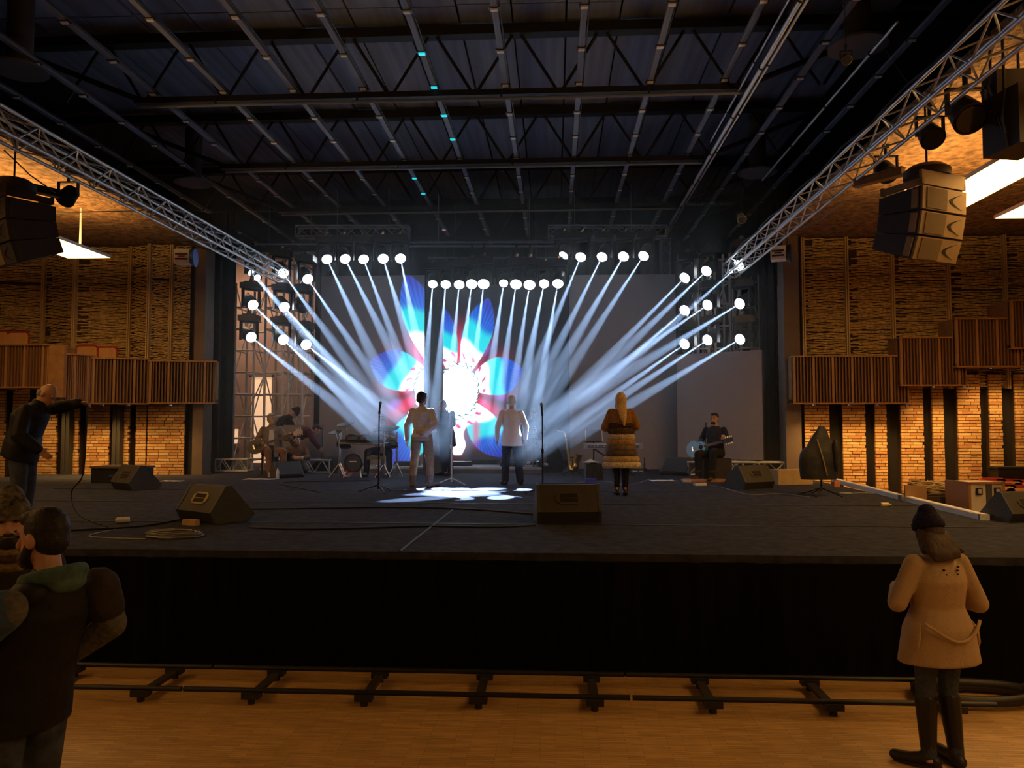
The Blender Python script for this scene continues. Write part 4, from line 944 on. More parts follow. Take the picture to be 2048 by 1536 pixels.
# ---------------- instruments held by players
def outline(pts, z0, z1): return MB().prism(pts, z0, z1, 'z')
def guitar(label, M4, bodymat, topmat, scale=1.0, bass=False, name='guitar'):
    """local: neck along +x, top facing +z"""
    t = empty(name, (0, 0, 0), 0, label, 'guitar'); t.matrix_basis = M4 @ Matrix.Scale(scale, 4)
    pts = []
    for i in range(36):
        a = 2 * PI * i / 36; c_, s_ = math.cos(a), math.sin(a)
        r = .19 if not bass else .165
        w_ = r * (1 + .16 * math.cos(2 * a) * -1) ; x = -.18 + .24 * c_; y = (r if c_ < .1 else r * (.80 if not bass else .9)) * s_ * (1 - .22 * math.exp(-((x + .13) / .06) ** 2))
        pts.append((x, y))
    th = .09 if not bass else .045
    b = outline(pts, 0, th).build('body', bodymat, t, True); outline([(q[0] * .985 - .002, q[1] * .985) for q in pts], th, th + .004).build('top_plate', topmat, t)
    if not bass: MB().cyl((-.06, 0, th + .004), (-.06, 0, th + .007), .05, n=20).build('sound_hole', SLOT, t)
    else: MB().bx((-.14, -.05, th + .004), (-.10, .05, th + .02)).bx((-.22, -.05, th + .004), (-.19, .05, th + .02)).build('pickup', BLACK, t)
    L = .46 if not bass else .62
    MB().bx((.02, -.028, th - .012), (.02 + L, .028, th + .016)).build('neck', M('neck_wood', (.16, .09, .05), .5), t)
    h = MB().prism([(.02 + L, -.03), (.04 + L, -.05), (.22 + L, -.055), (.24 + L, 0), (.22 + L, .05), (.04 + L, .045), (.02 + L, .03)], th - .012, th + .012, 'z').build('headstock', M('maple', (.70, .50, .26), .45) if bass else BLACK, t)
    for k in range(4): MB().cyl((.07 + L + .045 * k, .05, th), (.07 + L + .045 * k, .085, th), .012, n=8).cyl((.07 + L + .045 * k, -.085, th), (.07 + L + .045 * k, -.05, th), .012, n=8).build('tuner', CHROME, h, True)
    MB().bx((-.27, -.05, th + .004), (-.24, .05, th + .016)).build('bridge', CHROME, t)
    for k in range(4): MB().cyl((-.25, -.018 + .012 * k, th + .02), (.03 + L, -.018 + .012 * k, th + .02), .0014, n=4).build('string', CHROME, t)
    return t
def clarinet(label, p0, p1):
    t = empty('clarinet', p0, 0, label, 'clarinet'); p0 = V(p0); p1 = V(p1); d = p1 - p0
    CL = M('clarinet_black', (.02, .02, .025), .3)
    MB().path([p0 + d * q for q in (0, .12, .13, .3, .7, .86, .93, 1)], 0, 10, [.007, .013, .016, .0145, .0155, .017, .024, .038]).build('body', CL, t, True, world=True)
    x, y, z = frame_z(d)
    for k in range(8): q = p0 + d * (.22 + .08 * k) - V((0, .016, 0)); MB().ell(q, (.010, .006, .010), n=8, m=6).build('key', CHROME, t, True, world=True)
    for f_ in (.13, .45, .85): MB().cyl(p0 + d * f_, p0 + d * (f_ + .012), .019).build('ring', CHROME, t, True, world=True)
    return t

# ---------------- boxes, cases, clutter on the right
p = G(1582, 968); cbx = empty('cardboard_box', p, math.radians(14), 'closed cardboard box on the stage beside the brick wall', 'box')
MB().bx((-.36, -.17, 0), (.36, .19, .27)).build('carton', CARD, cbx)
MB().bx((-.355, -.165, .27), (.355, .008, .282)).build('flap', CARD, cbx); MB().bx((-.355, .014, .27), (.355, .185, .28)).build('flap', CARD, cbx); MB().bx((-.362, -.01, .2), (.362, .03, .285)).build('tape', M('tape_tan', (.6, .45, .25), .3), cbx)
p = G(1643, 992); js = empty('folding_stand', p, 0, 'folding tripod stand with a dark jacket hung over it', 'stand')
stick(js, 'post', BLACKM, (0, 0, .08), (0, 0, 1.05), .015)
for k in range(5): stick(js, 'leg', BLACKM, (0, 0, .13), (.36 * math.cos(.4 + k * 1.256), .36 * math.sin(.4 + k * 1.256), .012), .010)
slab(js, 'top_tray', BLACKM, (0, 0, 1.06), (.30, .05, .02))
jk = MB(); secs = []
for i in range(12):
    t_ = i / 11; zz = 1.13 - .86 * t_; wd = .05 + .26 * min(1, t_ * 2.0) ** .8 - .03 * math.sin(t_ * 7); secs.append((p + V((.02 - .06 * t_, .0, zz)), (wd, .03, .02 * math.sin(i * 2)), (0, .05 + .10 * min(1, t_ * 1.8), 0)))
jo = tag(jk.loft(secs, 26).build('hung_jacket', M('jacket_dark', (.028, .027, .030), .6, noise=.4, scale=7, bump=.8), None, True), 'dark jacket draped over the folding stand beside the cardboard box', 'jacket')
MB().path([p + V((-.10, -.14, .92)) - jo.location, p + V((-.02, -.17, .60)) - jo.location, p + V((.04, -.17, .34)) - jo.location], .012, 6).build('zip', M('zip_tan', (.3, .22, .14), .4), jo)
MB().ell(p + V((.21, -.08, .66)) - jo.location, (.06, .07, .26)).build('sleeve', M('jacket_dark', (.028, .027, .030), .6), jo, True)
for (u0, v0, u1, v1), lab in (((1668, 964, 1806, 1000), 'far length of white trunking along the right edge of the stage'), ((1810, 1001, 1970, 1041), 'near length of white trunking along the right edge of the stage')):
    a, b = G(u0, v0), G(u1, v1); d = b - a; L = d.length; ang = math.atan2(d.y, d.x)
    t = empty('white_trunking', (a + b) / 2, ang, lab, 'trunking'); slab(t, 'channel', WHITEP, (0, 0, .035), (L, .11, .07)); slab(t, 'lid', M('white_lid', (.8, .8, .82), .35), (0, 0, .073), (L, .085, .008)); slab(t, 'end_joint', STRIPM, (L / 2 - .02, 0, .037), (.04, .12, .078))
a, b = G(1992, 1036), G(2060, 1036); tag(MB().bx((a.x, a.y - .04, ZS), (b.x + .4, a.y + .04, ZS + .05)).bx((a.x, a.y - .05, ZS + .05), (b.x + .4, a.y + .05, ZS + .058)).build('timber_batten', WOODP), 'brown timber batten lying across the stage edge by the trunking end', 'timber')
p = W(1850, 1012, 12.2); fc = empty('flight_case', (p.x + .1, 12.2, 0), math.radians(-8), 'open dark flight case with a heap of cable on top', 'case')
zt = W(1850, 990, 12.2).z
MB().bx((-.42, -.3, .06), (.42, .3, zt)).build('box', M('case_ply', (.05, .03, .02), .6), fc)
for s_ in (-1, 1):
    for q in (-1, 1): MB().bx((s_ * .42 - .02, q * .3 - .02, .06), (s_ * .42 + .02, q * .3 + .02, zt)).build('edge_rail', M('rail_tan', (.5, .36, .2), .4, .4), fc)
MB().bx((-.46, -.31, zt - .1), (-.16, -.25, zt + .16)).build('lid_flap', M('flap_tan', (.35, .2, .1), .5), fc)
for s_ in (-1, 1):
    for q in (-1, 1): MB().cyl((s_ * .34, q * .22 - .02, .05), (s_ * .34, q * .22 + .02, .05), .05).build('caster', BLACK, fc, True)
hp = MB()
for k in range(22):
    r_ = random.uniform(.10, .27); c = V((fc.location.x + random.uniform(-.08, .12), 12.2 + random.uniform(-.1, .1), zt + .03 + .008 * k)); pts = [c + V((r_ * 1.25 * math.cos(a_), r_ * .8 * math.sin(a_), .02 * math.sin(3 * a_ + k))) for a_ in [q * .42 + k for q in range(13)]]
    hp.path(pts, .011, 5)
tag(hp.build('cable_heap', M('cable_tan', (.34, .25, .13), .55), None, True), 'tangled heap of tan cable on the open flight case', 'cables')
p = W(1950, 1008, 11.6); rc = empty('road_case', (p.x, 11.6, 0), math.radians(12), 'upright road case with a pale front, dark stripe and black catches', 'case')
zt = W(1950, 963, 11.6).z
MB().bx((-.27, -.22, .07), (.27, .22, zt)).build('box', M('case_pale', (.55, .50, .44), .5, noise=.1, scale=8), rc)
MB().bx((-.005, -.228, .07), (.09, -.215, zt)).build('stripe', M('stripe_dark', (.06, .06, .07), .5), rc); MB().bx((-.29, -.235, .06), (-.25, .235, zt + .01)).bx((.25, -.235, .06), (.29, .235, zt + .01)).bx((-.29, -.235, zt - .02), (.29, -.20, zt + .01)).build('edge_rail', M('rail_copper', (.40, .20, .10), .45, .4), rc)
for x in (-.12, .17):
    for z_ in (zt - .12, zt - .48): c_ = MB().bx((x - .05, -.24, z_ - .05), (x + .05, -.225, z_ + .05)).build('catch', BLACKM, rc); MB().bx((x - .025, -.247, z_ - .03), (x + .025, -.238, z_ + .03)).build('catch_plate', ALU, c_)
for s_ in (-1, 1):
    for q in (-1, 1): MB().cyl((s_ * .2, q * .16 - .02, .05), (s_ * .2, q * .16 + .02, .05), .05).build('caster', BLACK, rc, True)
p = G(1777, 1014); tag(MB().lathe(p + V((-.05, 0, .032)), [(.03, -.06), (.032, -.05), (.032, .05), (.014, .075), (.014, .095)], 14, (1, .2, 0)).build('plastic_bottle', M('bottle_pale', (.6, .52, .36), .3), None, True), 'pale plastic bottle lying on the stage near the white trunking', 'bottle')
p = G(1690, 988); tag(MB().torus(p + V((0, 0, .012)), .09, .010, n=22, k=6).torus(p + V((.02, .01, .02)), .08, .008, n=22, k=6).path([p + V((.09, 0, .01)), p + V((.3, .1, .01)), p + V((.6, .0, .01)), p + V((.9, .1, .01))], .008, 5).build('cable_loop', CABLEG, None, True), 'grey cable loop on the stage between the jacket stand and trunking', 'cable')
p = G(1673, 974); tag(MB().bx(p + V((-.05, -.04, 0)), p + V((.05, .04, .10))).bx(p + V((-.045, -.035, .10)), p + V((.045, .035, .115))).build('orange_box', M('box_orange', (.6, .2, .08), .5)), 'small orange box at the foot of the jacket stand', 'box')
def sheet(u, v, w_, d_, rz, label, mat=PAPER, name='paper_sheet'):
    p = G(u, v); vs_, fs_ = [], []; n_ = 5
    for i in range(n_ + 1):
        for j in range(3): vs_.append((w_ * (i / n_ - .5), d_ * (j / 2 - .5), .004 + .012 * abs(math.sin(i * 1.7 + j))))
    for i in range(n_):
        for j in range(2): a = i * 3 + j; fs_.append((a, a + 3, a + 4, a + 1))
    o = MB().add(vs_, fs_).build(name, mat, None, True); so = o.modifiers.new('thick', 'SOLIDIFY'); so.thickness = .004; o.location = p; o.rotation_euler = (0, 0, math.radians(rz)); tag(o, label, 'paper'); return o
sheet(1325, 962, .50, .30, 8, 'white paper lying in front of the dark wedge monitor')
sheet(343, 963, .42, .25, -6, 'white paper on the stage behind the left wedge monitor')
sheet(406, 947, .36, .22, 15, 'crumpled white paper at the foot of the black curtain')
sheet(520, 959, .62, .3, 0, 'white sheet under the feet of the bass player')
sheet(1278, 943, .30, .25, 0, 'pale cloth on the floor near the small stand')
def pedal(u, v, label, mat, d=(.16, .09, .05)):
    p = G(u, v); t = empty('floor_pedal', p, math.radians(10), label, 'pedal'); MB().box((0, 0, d[2] / 2), d).build('case', mat, t)
    for k in range(3): MB().cyl((-.05 + .05 * k, -.02, d[2]), (-.05 + .05 * k, -.02, d[2] + .014), .013, n=10).build('knob', BLACK, t)
    MB().cyl((0, .02, d[2]), (0, .02, d[2] + .012), .016, n=10).build('switch', CHROME, t)
pedal(1400, 971, 'white effects pedal with dark knobs before the seated guitarist', WHITEP, (.22, .12, .05))
pedal(1373, 964, 'round grey effects pedal near the dark wedge monitor', M('pedal_grey', (.5, .5, .52), .4))
pedal(1436, 962, 'silver effects pedal at the foot of the guitarist', ALU)
pedal(1413, 963, 'olive effects pedal under the microphone stand', M('pedal_olive', (.25, .27, .12), .5))

# ---------------- clutter on the left
p = G(247, 965, ZS); bb = empty('equipment_box', (p.x, p.y, ZS), math.radians(-12), 'low black equipment box behind the left wedge monitor', 'box')
MB().bx((-.55, -.25, 0), (.45, .3, .30)).build('case', BLACK, bb); MB().bx((-.57, -.27, .29), (.47, .32, .33)).build('lid', M('lid_brown', (.10, .07, .05), .6), bb); MB().bx((-.10, -.275, .12), (.08, -.255, .17)).build('handle', CHROME, bb)
p = G(382, 1050); wbk = tag(MB().box(p + V((0, 0, .03)), (.20, .08, .06), Matrix.Rotation(-.35, 3, 'Z')).box(p + V((0, 0, .062)), (.19, .07, .006), Matrix.Rotation(-.35, 3, 'Z')).build('wood_block', WOODP), 'wooden block lying beside the front wedge monitor', 'block')
cl = MB(); p = G(345, 1074)
for k in range(9):
    r_ = random.uniform(.15, .25); c = p + V((random.uniform(-.05, .05), random.uniform(-.06, .06), .012 + .006 * k)); cl.path([c + V((r_ * 1.25 * math.cos(a_), r_ * .8 * math.sin(a_), .004 * math.sin(5 * a_))) for a_ in [q * .35 + k for q in range(17)]], .007, 5)
tag(cl.build('cable_coil', CABLEG, None, True), 'loosely coiled grey cable on the stage by the wooden block', 'cable')
def floor_cable(pts, label, mat=CABLE, r=.011):
    P = [G(*q) + V((0, 0, r)) for q in pts]; out = []
    for i in range(len(P) - 1):
        p0, p1, p2, p3 = P[max(i - 1, 0)], P[i], P[i + 1], P[min(i + 2, len(P) - 1)]
        for k in range(6):
            t_ = k / 6; out.append(.5 * ((2 * p1) + (p2 - p0) * t_ + (2 * p0 - 5 * p1 + 4 * p2 - p3) * t_ ** 2 + (3 * p1 - p0 - 3 * p2 + p3) * t_ ** 3))
    out.append(P[-1]); return tag(MB().path(out, r, 6).build('floor_cable', mat, None, True), label, 'cable')
floor_cable([(130, 1063), (230, 1058), (300, 1052), (372, 1040), (400, 1046)], 'black cable running along the stage past the white roll')
floor_cable([(500, 1056), (600, 1060), (720, 1058), (860, 1054), (980, 1056), (1070, 1052)], 'long black cable across the stage front between two wedge monitors')
floor_cable([(232, 1060), (190, 1068), (180, 1074), (220, 1077), (290, 1079)], 'thin pale cable making a loop beside the coil', CABLEG, .006)
floor_cable([(480, 1020), (640, 1018), (800, 1016), (940, 1020), (1070, 1030)], 'dark cable lying across the middle of the stage')
floor_cable([(640, 985), (560, 968), (600, 964), (740, 962)], 'thin cable in front of the drum kit', CABLE, .008)
floor_cable([(1140, 968), (1200, 962), (1260, 970), (1300, 958)], 'thin cable beneath the keyboard', CABLEG, .006)
floor_cable([(1380, 966), (1440, 975), (1500, 990), (1560, 988), (1620, 995)], 'thin grey cable from the pedals to the jacket stand', CABLEG, .006)
p = G(246, 1046); tag(MB().lathe(p + V((0, 0, .035)), [(.012, -.07), (.035, -.068), (.035, .07), (.012, .072)], 16, (.9, .45, 0)).lathe(p + V((-.063, -.032, .035)), [(.02, -.012), (.02, .0)], 12, (.9, .45, 0)).build('tape_roll', WHITEP, None, True), 'small white roll lying near the stage front', 'roll')
p = G(555, 958); wb = empty('water_bottle', p, 0, 'clear plastic water bottle beside the shoe of the bass player', 'bottle')
MB().lathe((0, 0, 0), [(.03, 0), (.036, .01), (.034, .10), (.036, .16), (.014, .21), (.014, .225)], 16).build('bottle', M('bottle_clear', (.6, .68, .75), .12), wb, True); MB().cyl((0, 0, .225), (0, 0, .245), .017).build('cap', M('cap_blue', (.1, .2, .6), .4), wb)

# ---------------- dolly track on the parquet
yb, yf = G(950, 1368, 0).y, G(940, 1416, 0).y
tr = empty('camera_track', (-.5, (yb + yf) / 2, 0), 0, 'black ladder-like camera track lying along the foot of the stage', 'track')
for y in (yb, yf):
    for k in range(3):
        x0 = -6.6 + 3.6 * k; stick(tr, 'rail', BLACKM, (x0, y, .105), (min(x0 + 3.58, 3.35), y, .105), .022, world=True)
for k in range(11):
    x = -6.1 + .915 * k
    slab(tr, 'sleeper', M('sleeper_dark', (.03, .025, .02), .6), (x, (yb + yf) / 2, .06), (.07, yb - yf, .03), world=True)
    for y in (yb, yf):
        slab(tr, 'rail_chair', BLACK, (x, y, .07), (.14, .09, .05), world=True); stick(tr, 'foot', BLACK, (x, y, 0), (x, y, .05), .03, world=True)
# hose coil
c = G(1950, 1402, 0); hs = MB()
pts = [c + V((.46 * math.cos(a_) * (1 + .03 * math.sin(2 * a_)), .20 * math.sin(a_), .045 + .03 * (a_ / 7))) for a_ in [.25 * q for q in range(38)]]
tag(hs.path(pts, .042, 10).build('hose_coil', M('hose_black', (.016, .014, .013), .5, noise=.3, scale=40), None, True), 'thick black hose coiled on the parquet behind the woman in the cardigan', 'hose')

# ================================================================== PEOPLE
JOBS = []
def grow(mb, name, mat, parent, vox=.012, smooth=6):
    """close several overlapping volumes into one continuous skin"""
    me = bpy.data.meshes.new(name + '_core'); me.from_pydata([tuple(p) for p in mb.v], [], mb.f)
    bm = bmesh.new(); bm.from_mesh(me); bmesh.ops.recalc_face_normals(bm, faces=bm.faces); bm.to_mesh(me); bm.free()
    o = link(name, me, parent); r = o.modifiers.new('r', 'REMESH'); r.mode = 'VOXEL'; r.voxel_size = vox
    s_ = o.modifiers.new('s', 'SMOOTH'); s_.factor = .5; s_.iterations = smooth
    JOBS.append((o, mat)); return o
def flush():
    dg = bpy.context.evaluated_depsgraph_get(); dg.update()
    for o, mat in JOBS:
        me = bpy.data.meshes.new_from_object(o.evaluated_get(dg)); me.materials.clear(); me.materials.append(mat)
        me.polygons.foreach_set('use_smooth', [True] * len(me.polygons)); me.name = o.name
        JOBD.append((o, me))
    for o, me in JOBD:
        o.modifiers.clear(); o.data = me
JOBD = []
SK = M('skin', (.48, .27, .19), .5, noise=.08, scale=25); SKP = M('skin_pale', (.56, .35, .26), .5, noise=.08, scale=25)
DARKEYE = M('eye_dark', (.02, .015, .012), .2); LIP = M('lip', (.30, .11, .09), .5)
def cloth(name, col, noise=.18, scale=18, bump=.5, rough=.85, stretch=None): return M(name, col, rough, noise=noise, scale=scale, bump=bump, spec=.2, stretch=stretch)
STAND = dict(pelvis=(0, 0, .95), chest=(0, 0, 1.28), neck=(0, -.01, 1.45), head=(0, .025, 1.62), shR=(.18, 0, 1.405), shL=(-.18, 0, 1.405), elR=(.245, -.03, 1.12), elL=(-.245, -.03, 1.12),
             wrR=(.255, .06, .87), wrL=(-.255, .06, .87), hiR=(.095, 0, .92), hiL=(-.095, 0, .92), knR=(.105, .02, .50), knL=(-.105, .02, .50), anR=(.11, -.03, .085), anL=(-.11, -.03, .085), toR=(.135, .14, .03), toL=(-.135, .14, .03))
SIT = dict(pelvis=(0, 0, .57), chest=(0, .02, .90), neck=(0, .02, 1.07), head=(0, .055, 1.235), shR=(.18, .02, 1.025), shL=(-.18, .02, 1.025), elR=(.26, .08, .76), elL=(-.26, .08, .76),
           wrR=(.15, .30, .72), wrL=(-.15, .30, .72), hiR=(.10, .03, .54), hiL=(-.10, .03, .54), knR=(.17, .42, .53), knL=(-.17, .42, .53), anR=(.17, .40, .085), anL=(-.17, .40, .085), toR=(.20, .57, .03), toL=(-.20, .57, .03))
def person(label, loc, yaw, pose=STAND, H=1.75, hyaw=0, hpitch=0, roll=0, skin=SK, hair=None, top=None, pants=None, shoes=None, vox=.0105, hands=None, extra=None, z=None, face=True, base_rot=None, **J):
    k = H / 1.75; j = {a: V(J.get(a, b)) * k for a, b in pose.items()}
    t = empty('person', loc, math.radians(yaw), label, 'person')
    P, C, N, Hd = j['pelvis'], j['chest'], j['neck'], j['head']
    upv = (N - P).normalized(); rs = (j['shR'] - j['shL']).normalized(); rh = (j['hiR'] - j['hiL']).normalized()
    fs = upv.cross(rs).normalized(); fh = V((0, 0, 1)).cross(rh); fh = upv.cross(rh).normalized()
    RH = Matrix.Rotation(math.radians(hyaw), 3, 'Z') @ Matrix.Rotation(math.radians(-hpitch), 3, 'X') @ Matrix.Rotation(math.radians(roll), 3, 'Y')
    def hp(x, y, z_): return Hd + RH @ (V((x, y, z_)) * k)
    def torso(mb, e, low, wide=1.0, dep=1.0, topcut=False, flare=0):
        w_ = P.lerp(C, .45); up0 = (C - P).normalized()
        secs = []
        if low > 0: secs.append((P - up0 * low * k, rh * (.168 * wide + e + flare) * k, fh * (.118 * dep + e + flare * .8) * k))
        secs += [(P - up0 * min(0, 0), rh * (.165 * wide + e + flare * .5) * k, fh * (.118 * dep + e + flare * .4) * k), (w_, (rh + rs).normalized() * (.142 * wide + e) * k, (fh + fs).normalized() * (.100 * dep + e) * k), (C, rs * (.160 * wide + e) * k, fs * (.118 * dep + e) * k),
                 (C.lerp(N, .55), rs * (.158 + e) * k, fs * (.098 * dep + e) * k), (C.lerp(N, .86), rs * (.122 + e * .8) * k, fs * (.070 + e * .8) * k), (N + upv * .01 * k, rs * (.058 + e * .6) * k, fs * (.058 + e * .6) * k)]
        mb.loft(secs, 18)
        for s_ in 'RL': mb.ell(j['sh' + s_] - upv * .025 * k, [(.050 + e * .7) * k] * 3)
    # ---- body
    b = MB(); torso(b, -.012, .02)
    for s_ in 'RL':
        b.cap(j['sh' + s_], j['el' + s_], .046 * k, .038 * k); b.cap(j['el' + s_], j['wr' + s_], .038 * k, .026 * k)
        b.cap(j['hi' + s_], j['kn' + s_], .075 * k, .050 * k); b.cap(j['kn' + s_], j['an' + s_], .050 * k, .033 * k); b.cap(j['an' + s_] - V((0, .02, .03)) * k, j['to' + s_], .034 * k, .026 * k)
        sd = 1 if s_ == 'R' else -1
        d = (j['wr' + s_] - j['el' + s_]).normalized(); hd = (hands or {}).get(s_, {})
        if 'dir' in hd: d = V(hd['dir']).normalized()
        nrm = V(hd.get('palm', (-sd, .0, .0))); nrm = (nrm - d * nrm.dot(d)).normalized(); sidev = d.cross(nrm) * 1.0
        if sidev.y < 0 and 'flip' not in hd: sidev = -sidev                     # thumb side forward
        curl = hd.get('curl', .55); wv = j['wr' + s_]
        b.loft([(wv, sidev * .024 * k, nrm * .018 * k), (wv + d * .05 * k, sidev * .040 * k, nrm * .017 * k), (wv + d * .088 * k, sidev * .041 * k, nrm * .014 * k)], 12)
        for q, (off, ln) in enumerate(((.031, .070), (.0105, .080), (-.0105, .075), (-.030, .058))):
            a0 = wv + d * .085 * k + sidev * off * k; d1 = (d * math.cos(curl * .7) + nrm * math.sin(curl * .7)); d2 = (d * math.cos(curl * 1.9) + nrm * math.sin(curl * 1.9))
            a1 = a0 + d1 * ln * .5 * k; a2 = a1 + d2 * ln * .55 * k; b.cap(a0, a1, .0095 * k, .009 * k, 8); b.cap(a1, a2, .009 * k, .0082 * k, 8)
        t0 = wv + d * .035 * k + sidev * .032 * k; t1 = t0 + (d * .6 + sidev * .7 + nrm * .25).normalized() * .038 * k; t2 = t1 + (d * .85 + sidev * .15 + nrm * .5).normalized() * .030 * k
        b.cap(t0, t1, .0125 * k, .0105 * k, 8); b.cap(t1, t2, .0105 * k, .009 * k, 8)
    b.cap(N - upv * .02 * k, Hd - RH @ V((0, .02, .06)) * k, .056 * k, .054 * k)
    b.ell(hp(0, -.012, .018), [q * k for q in (.076, .096, .100)], RH); b.ell(hp(0, .018, -.045), [q * k for q in (.060, .070, .078)], RH)
    b.cap(hp(0, .055, -.088), hp(0, .068, -.095), .027 * k, .022 * k)
    b.cap(hp(0, .088, .012), hp(0, .108, -.030), .010 * k, .016 * k, 8); b.ell(hp(0, .086, -.062), [q * k for q in (.026, .012, .014)], RH)
    for s_ in (-1, 1): b.ell(hp(s_ * .083, -.010, -.012), [q * k for q in (.013, .022, .034)], RH); b.ell(hp(s_ * .034, .078, .030), [q * k for q in (.026, .014, .010)], RH)
    grow(b, 'body', skin, t, vox, 4)
    if face:
        for s_ in (-1, 1):
            MB().ell(hp(s_ * .032, .083, .012), [q * k for q in (.013, .007, .0065)], RH, 8, 6).build('eye', DARKEYE, t, True)
            MB().cap(hp(s_ * .016, .0905, .036), hp(s_ * .050, .080, .038), .0055 * k, .0045 * k, 6).build('eyebrow', hair[1] if hair and hair[0] != 'bald' else DARKEYE, t, True)
        MB().ell(hp(0, .094, -.064), [q * k for q in (.023, .006, .006)], RH, 8, 6).build('mouth', LIP, t, True)
    # ---- hair
    if hair:
        st_, hm = hair[0], hair[1]; h = MB()
        if st_ in ('short', 'bushy'):
            g_ = .006 if st_ == 'short' else .016
            h.ell(hp(0, -.030, .036), [q * k for q in (.079 + g_, .092 + g_, .090 + g_)], RH); h.ell(hp(0, -.050, -.010), [q * k for q in (.074 + g_, .064 + g_, .080)], RH); h.ell(hp(0, .03, .085), [q * k for q in (.058 + g_, .055, .030 + g_)], RH)
            grow(h, 'hair', hm, t, vox, 3)
        elif st_ == 'long':
            h.ell(hp(0, -.026, .032), [q * k for q in (.090, .100, .100)], RH); L_ = hair[2] if len(hair) > 2 else .45
            h.loft([(hp(0, -.04, .02), rs * .095 * k, fs * .080 * k), (hp(0, -.06, -.10), rs * .092 * k, fs * .055 * k), (hp(.015, -.155, -.21), rs * .080 * k, fs * .032 * k), (hp(.03, -.205, -L_ * .72), rs * .058 * k, fs * .026 * k), (hp(.04, -.21, -L_), rs * .018 * k, fs * .014 * k)], 14)
            for s_ in (-1, 1): h.cap(hp(s_ * .075, .0, .02), hp(s_ * .082, -.01, -.13), .030 * k, .024 * k)
            grow(h, 'hair', hm, t, vox, 3)
        elif st_ == 'cap':
            h.ell(hp(0, -.030, .0), [q * k for q in (.081, .088, .075)], RH); grow(h, 'hair', hm, t, vox, 3)
            c_ = MB().ell(hp(0, -.010, .055), [q * k for q in (.092, .108, .070)], RH).ell(hp(0, .10, .058), [q * k for q in (.068, .062, .012)], RH); grow(c_, 'cap', hair[2], t, vox, 2)
        elif st_ == 'beanie':
            if hair[1]: h.ell(hp(0, -.045, -.02), [q * k for q in (.082, .072, .085)], RH); grow(h, 'hair', hair[1], t, vox, 3)
            c_ = MB().ell(hp(0, -.012, .060), [q * k for q in (.094, .112, .095)], RH).ell(hp(0, -.030, .125), [q * k for q in (.064, .072, .070)], RH); grow(c_, 'beanie', hair[2], t, vox, 4)
            bd = MB().loft([(hp(0, -.012, .02), RH @ V((.095 * k, 0, 0)), RH @ V((0, .114 * k, 0))), (hp(0, -.012, .03), RH @ V((.101 * k, 0, 0)), RH @ V((0, .120 * k, 0))), (hp(0, -.012, .062), RH @ V((.100 * k, 0, 0)), RH @ V((0, .118 * k, 0))), (hp(0, -.012, .07), RH @ V((.094 * k, 0, 0)), RH @ V((0, .112 * k, 0)))], 24); bd.build('beanie_band', hair[2], t, True)
        elif st_ == 'rim':
            h.ell(hp(0, -.055, -.025), [q * k for q in (.080, .055, .055)], RH); grow(h, 'hair', hm, t, vox, 3)
    # ---- clothes
    if top:
        e = top.get('e', .020); c_ = MB(); torso(c_, e, top.get('low', .10), top.get('wide', 1), top.get('dep', 1), flare=top.get('flare', 0))
        for s_ in 'RL':
            c_.cap(j['sh' + s_] - upv * .012 * k, j['el' + s_], (.046 + e * .75) * k, (.042 + e * .8) * k)
            if top.get('sleeve', 1) > 0:
                w2 = j['el' + s_].lerp(j['wr' + s_], top.get('sleeve', 1) * .97); c_.cap(j['el' + s_], w2, (.042 + e * .8) * k, (.032 + e * .6) * k)
        if top.get('collar'): c_.loft([(N - upv * .03 * k, rs * .085 * k, fs * .085 * k), (N + upv * top['collar'] * k, rs * .072 * k, fs * .075 * k)], 16)
        o = grow(c_, top.get('name', 'jacket'), top['mat'], t, top.get('vox', vox * 1.2), top.get('sm', 5))
        if top.get('hem'):
            up0 = (C - P).normalized(); q = P - up0 * (top.get('low', .1) - .03) * k; wd = .168 * top.get('wide', 1) + e + top.get('flare', 0) + .004
            MB().loft([(q - up0 * .035 * k, rh * wd * k * .97, fh * (wd - .05) * k), (q, rh * wd * k, fh * (wd - .048) * k), (q + up0 * .03 * k, rh * wd * k * .97, fh * (wd - .05) * k)], 24).build('hem_band', top['hem'], t, True)
            for s_ in 'RL':
                d = (j['wr' + s_] - j['el' + s_]).normalized(); q = j['wr' + s_] - d * .035 * k; MB().cap(q - d * .02 * k, q + d * .015 * k, .044 * k, .040 * k).build('cuff', top['hem'], t, True)
    if pants:
        e = pants.get('e', .016); c_ = MB()
        c_.loft([(P - V((0, 0, .10)) * k, rh * (.15 + e) * k, fh * (.10 + e) * k), (P, rh * (.160 + e) * k, fh * (.114 + e) * k), (P + (C - P).normalized() * .10 * k, rh * (.145 + e) * k, fh * (.100 + e) * k)], 16)
        for s_ in 'RL':
            c_.cap(j['hi' + s_], j['kn' + s_], (.082 + e) * k, (.056 + e) * k); ed = j['an' + s_] + (j['kn' + s_] - j['an' + s_]).normalized() * pants.get('cut', .0) * k; c_.cap(j['kn' + s_], ed, (.056 + e) * k, (pants.get('hem', .044) + e) * k)
        grow(c_, pants.get('name', 'trousers'), pants['mat'], t, vox * 1.2, 5)
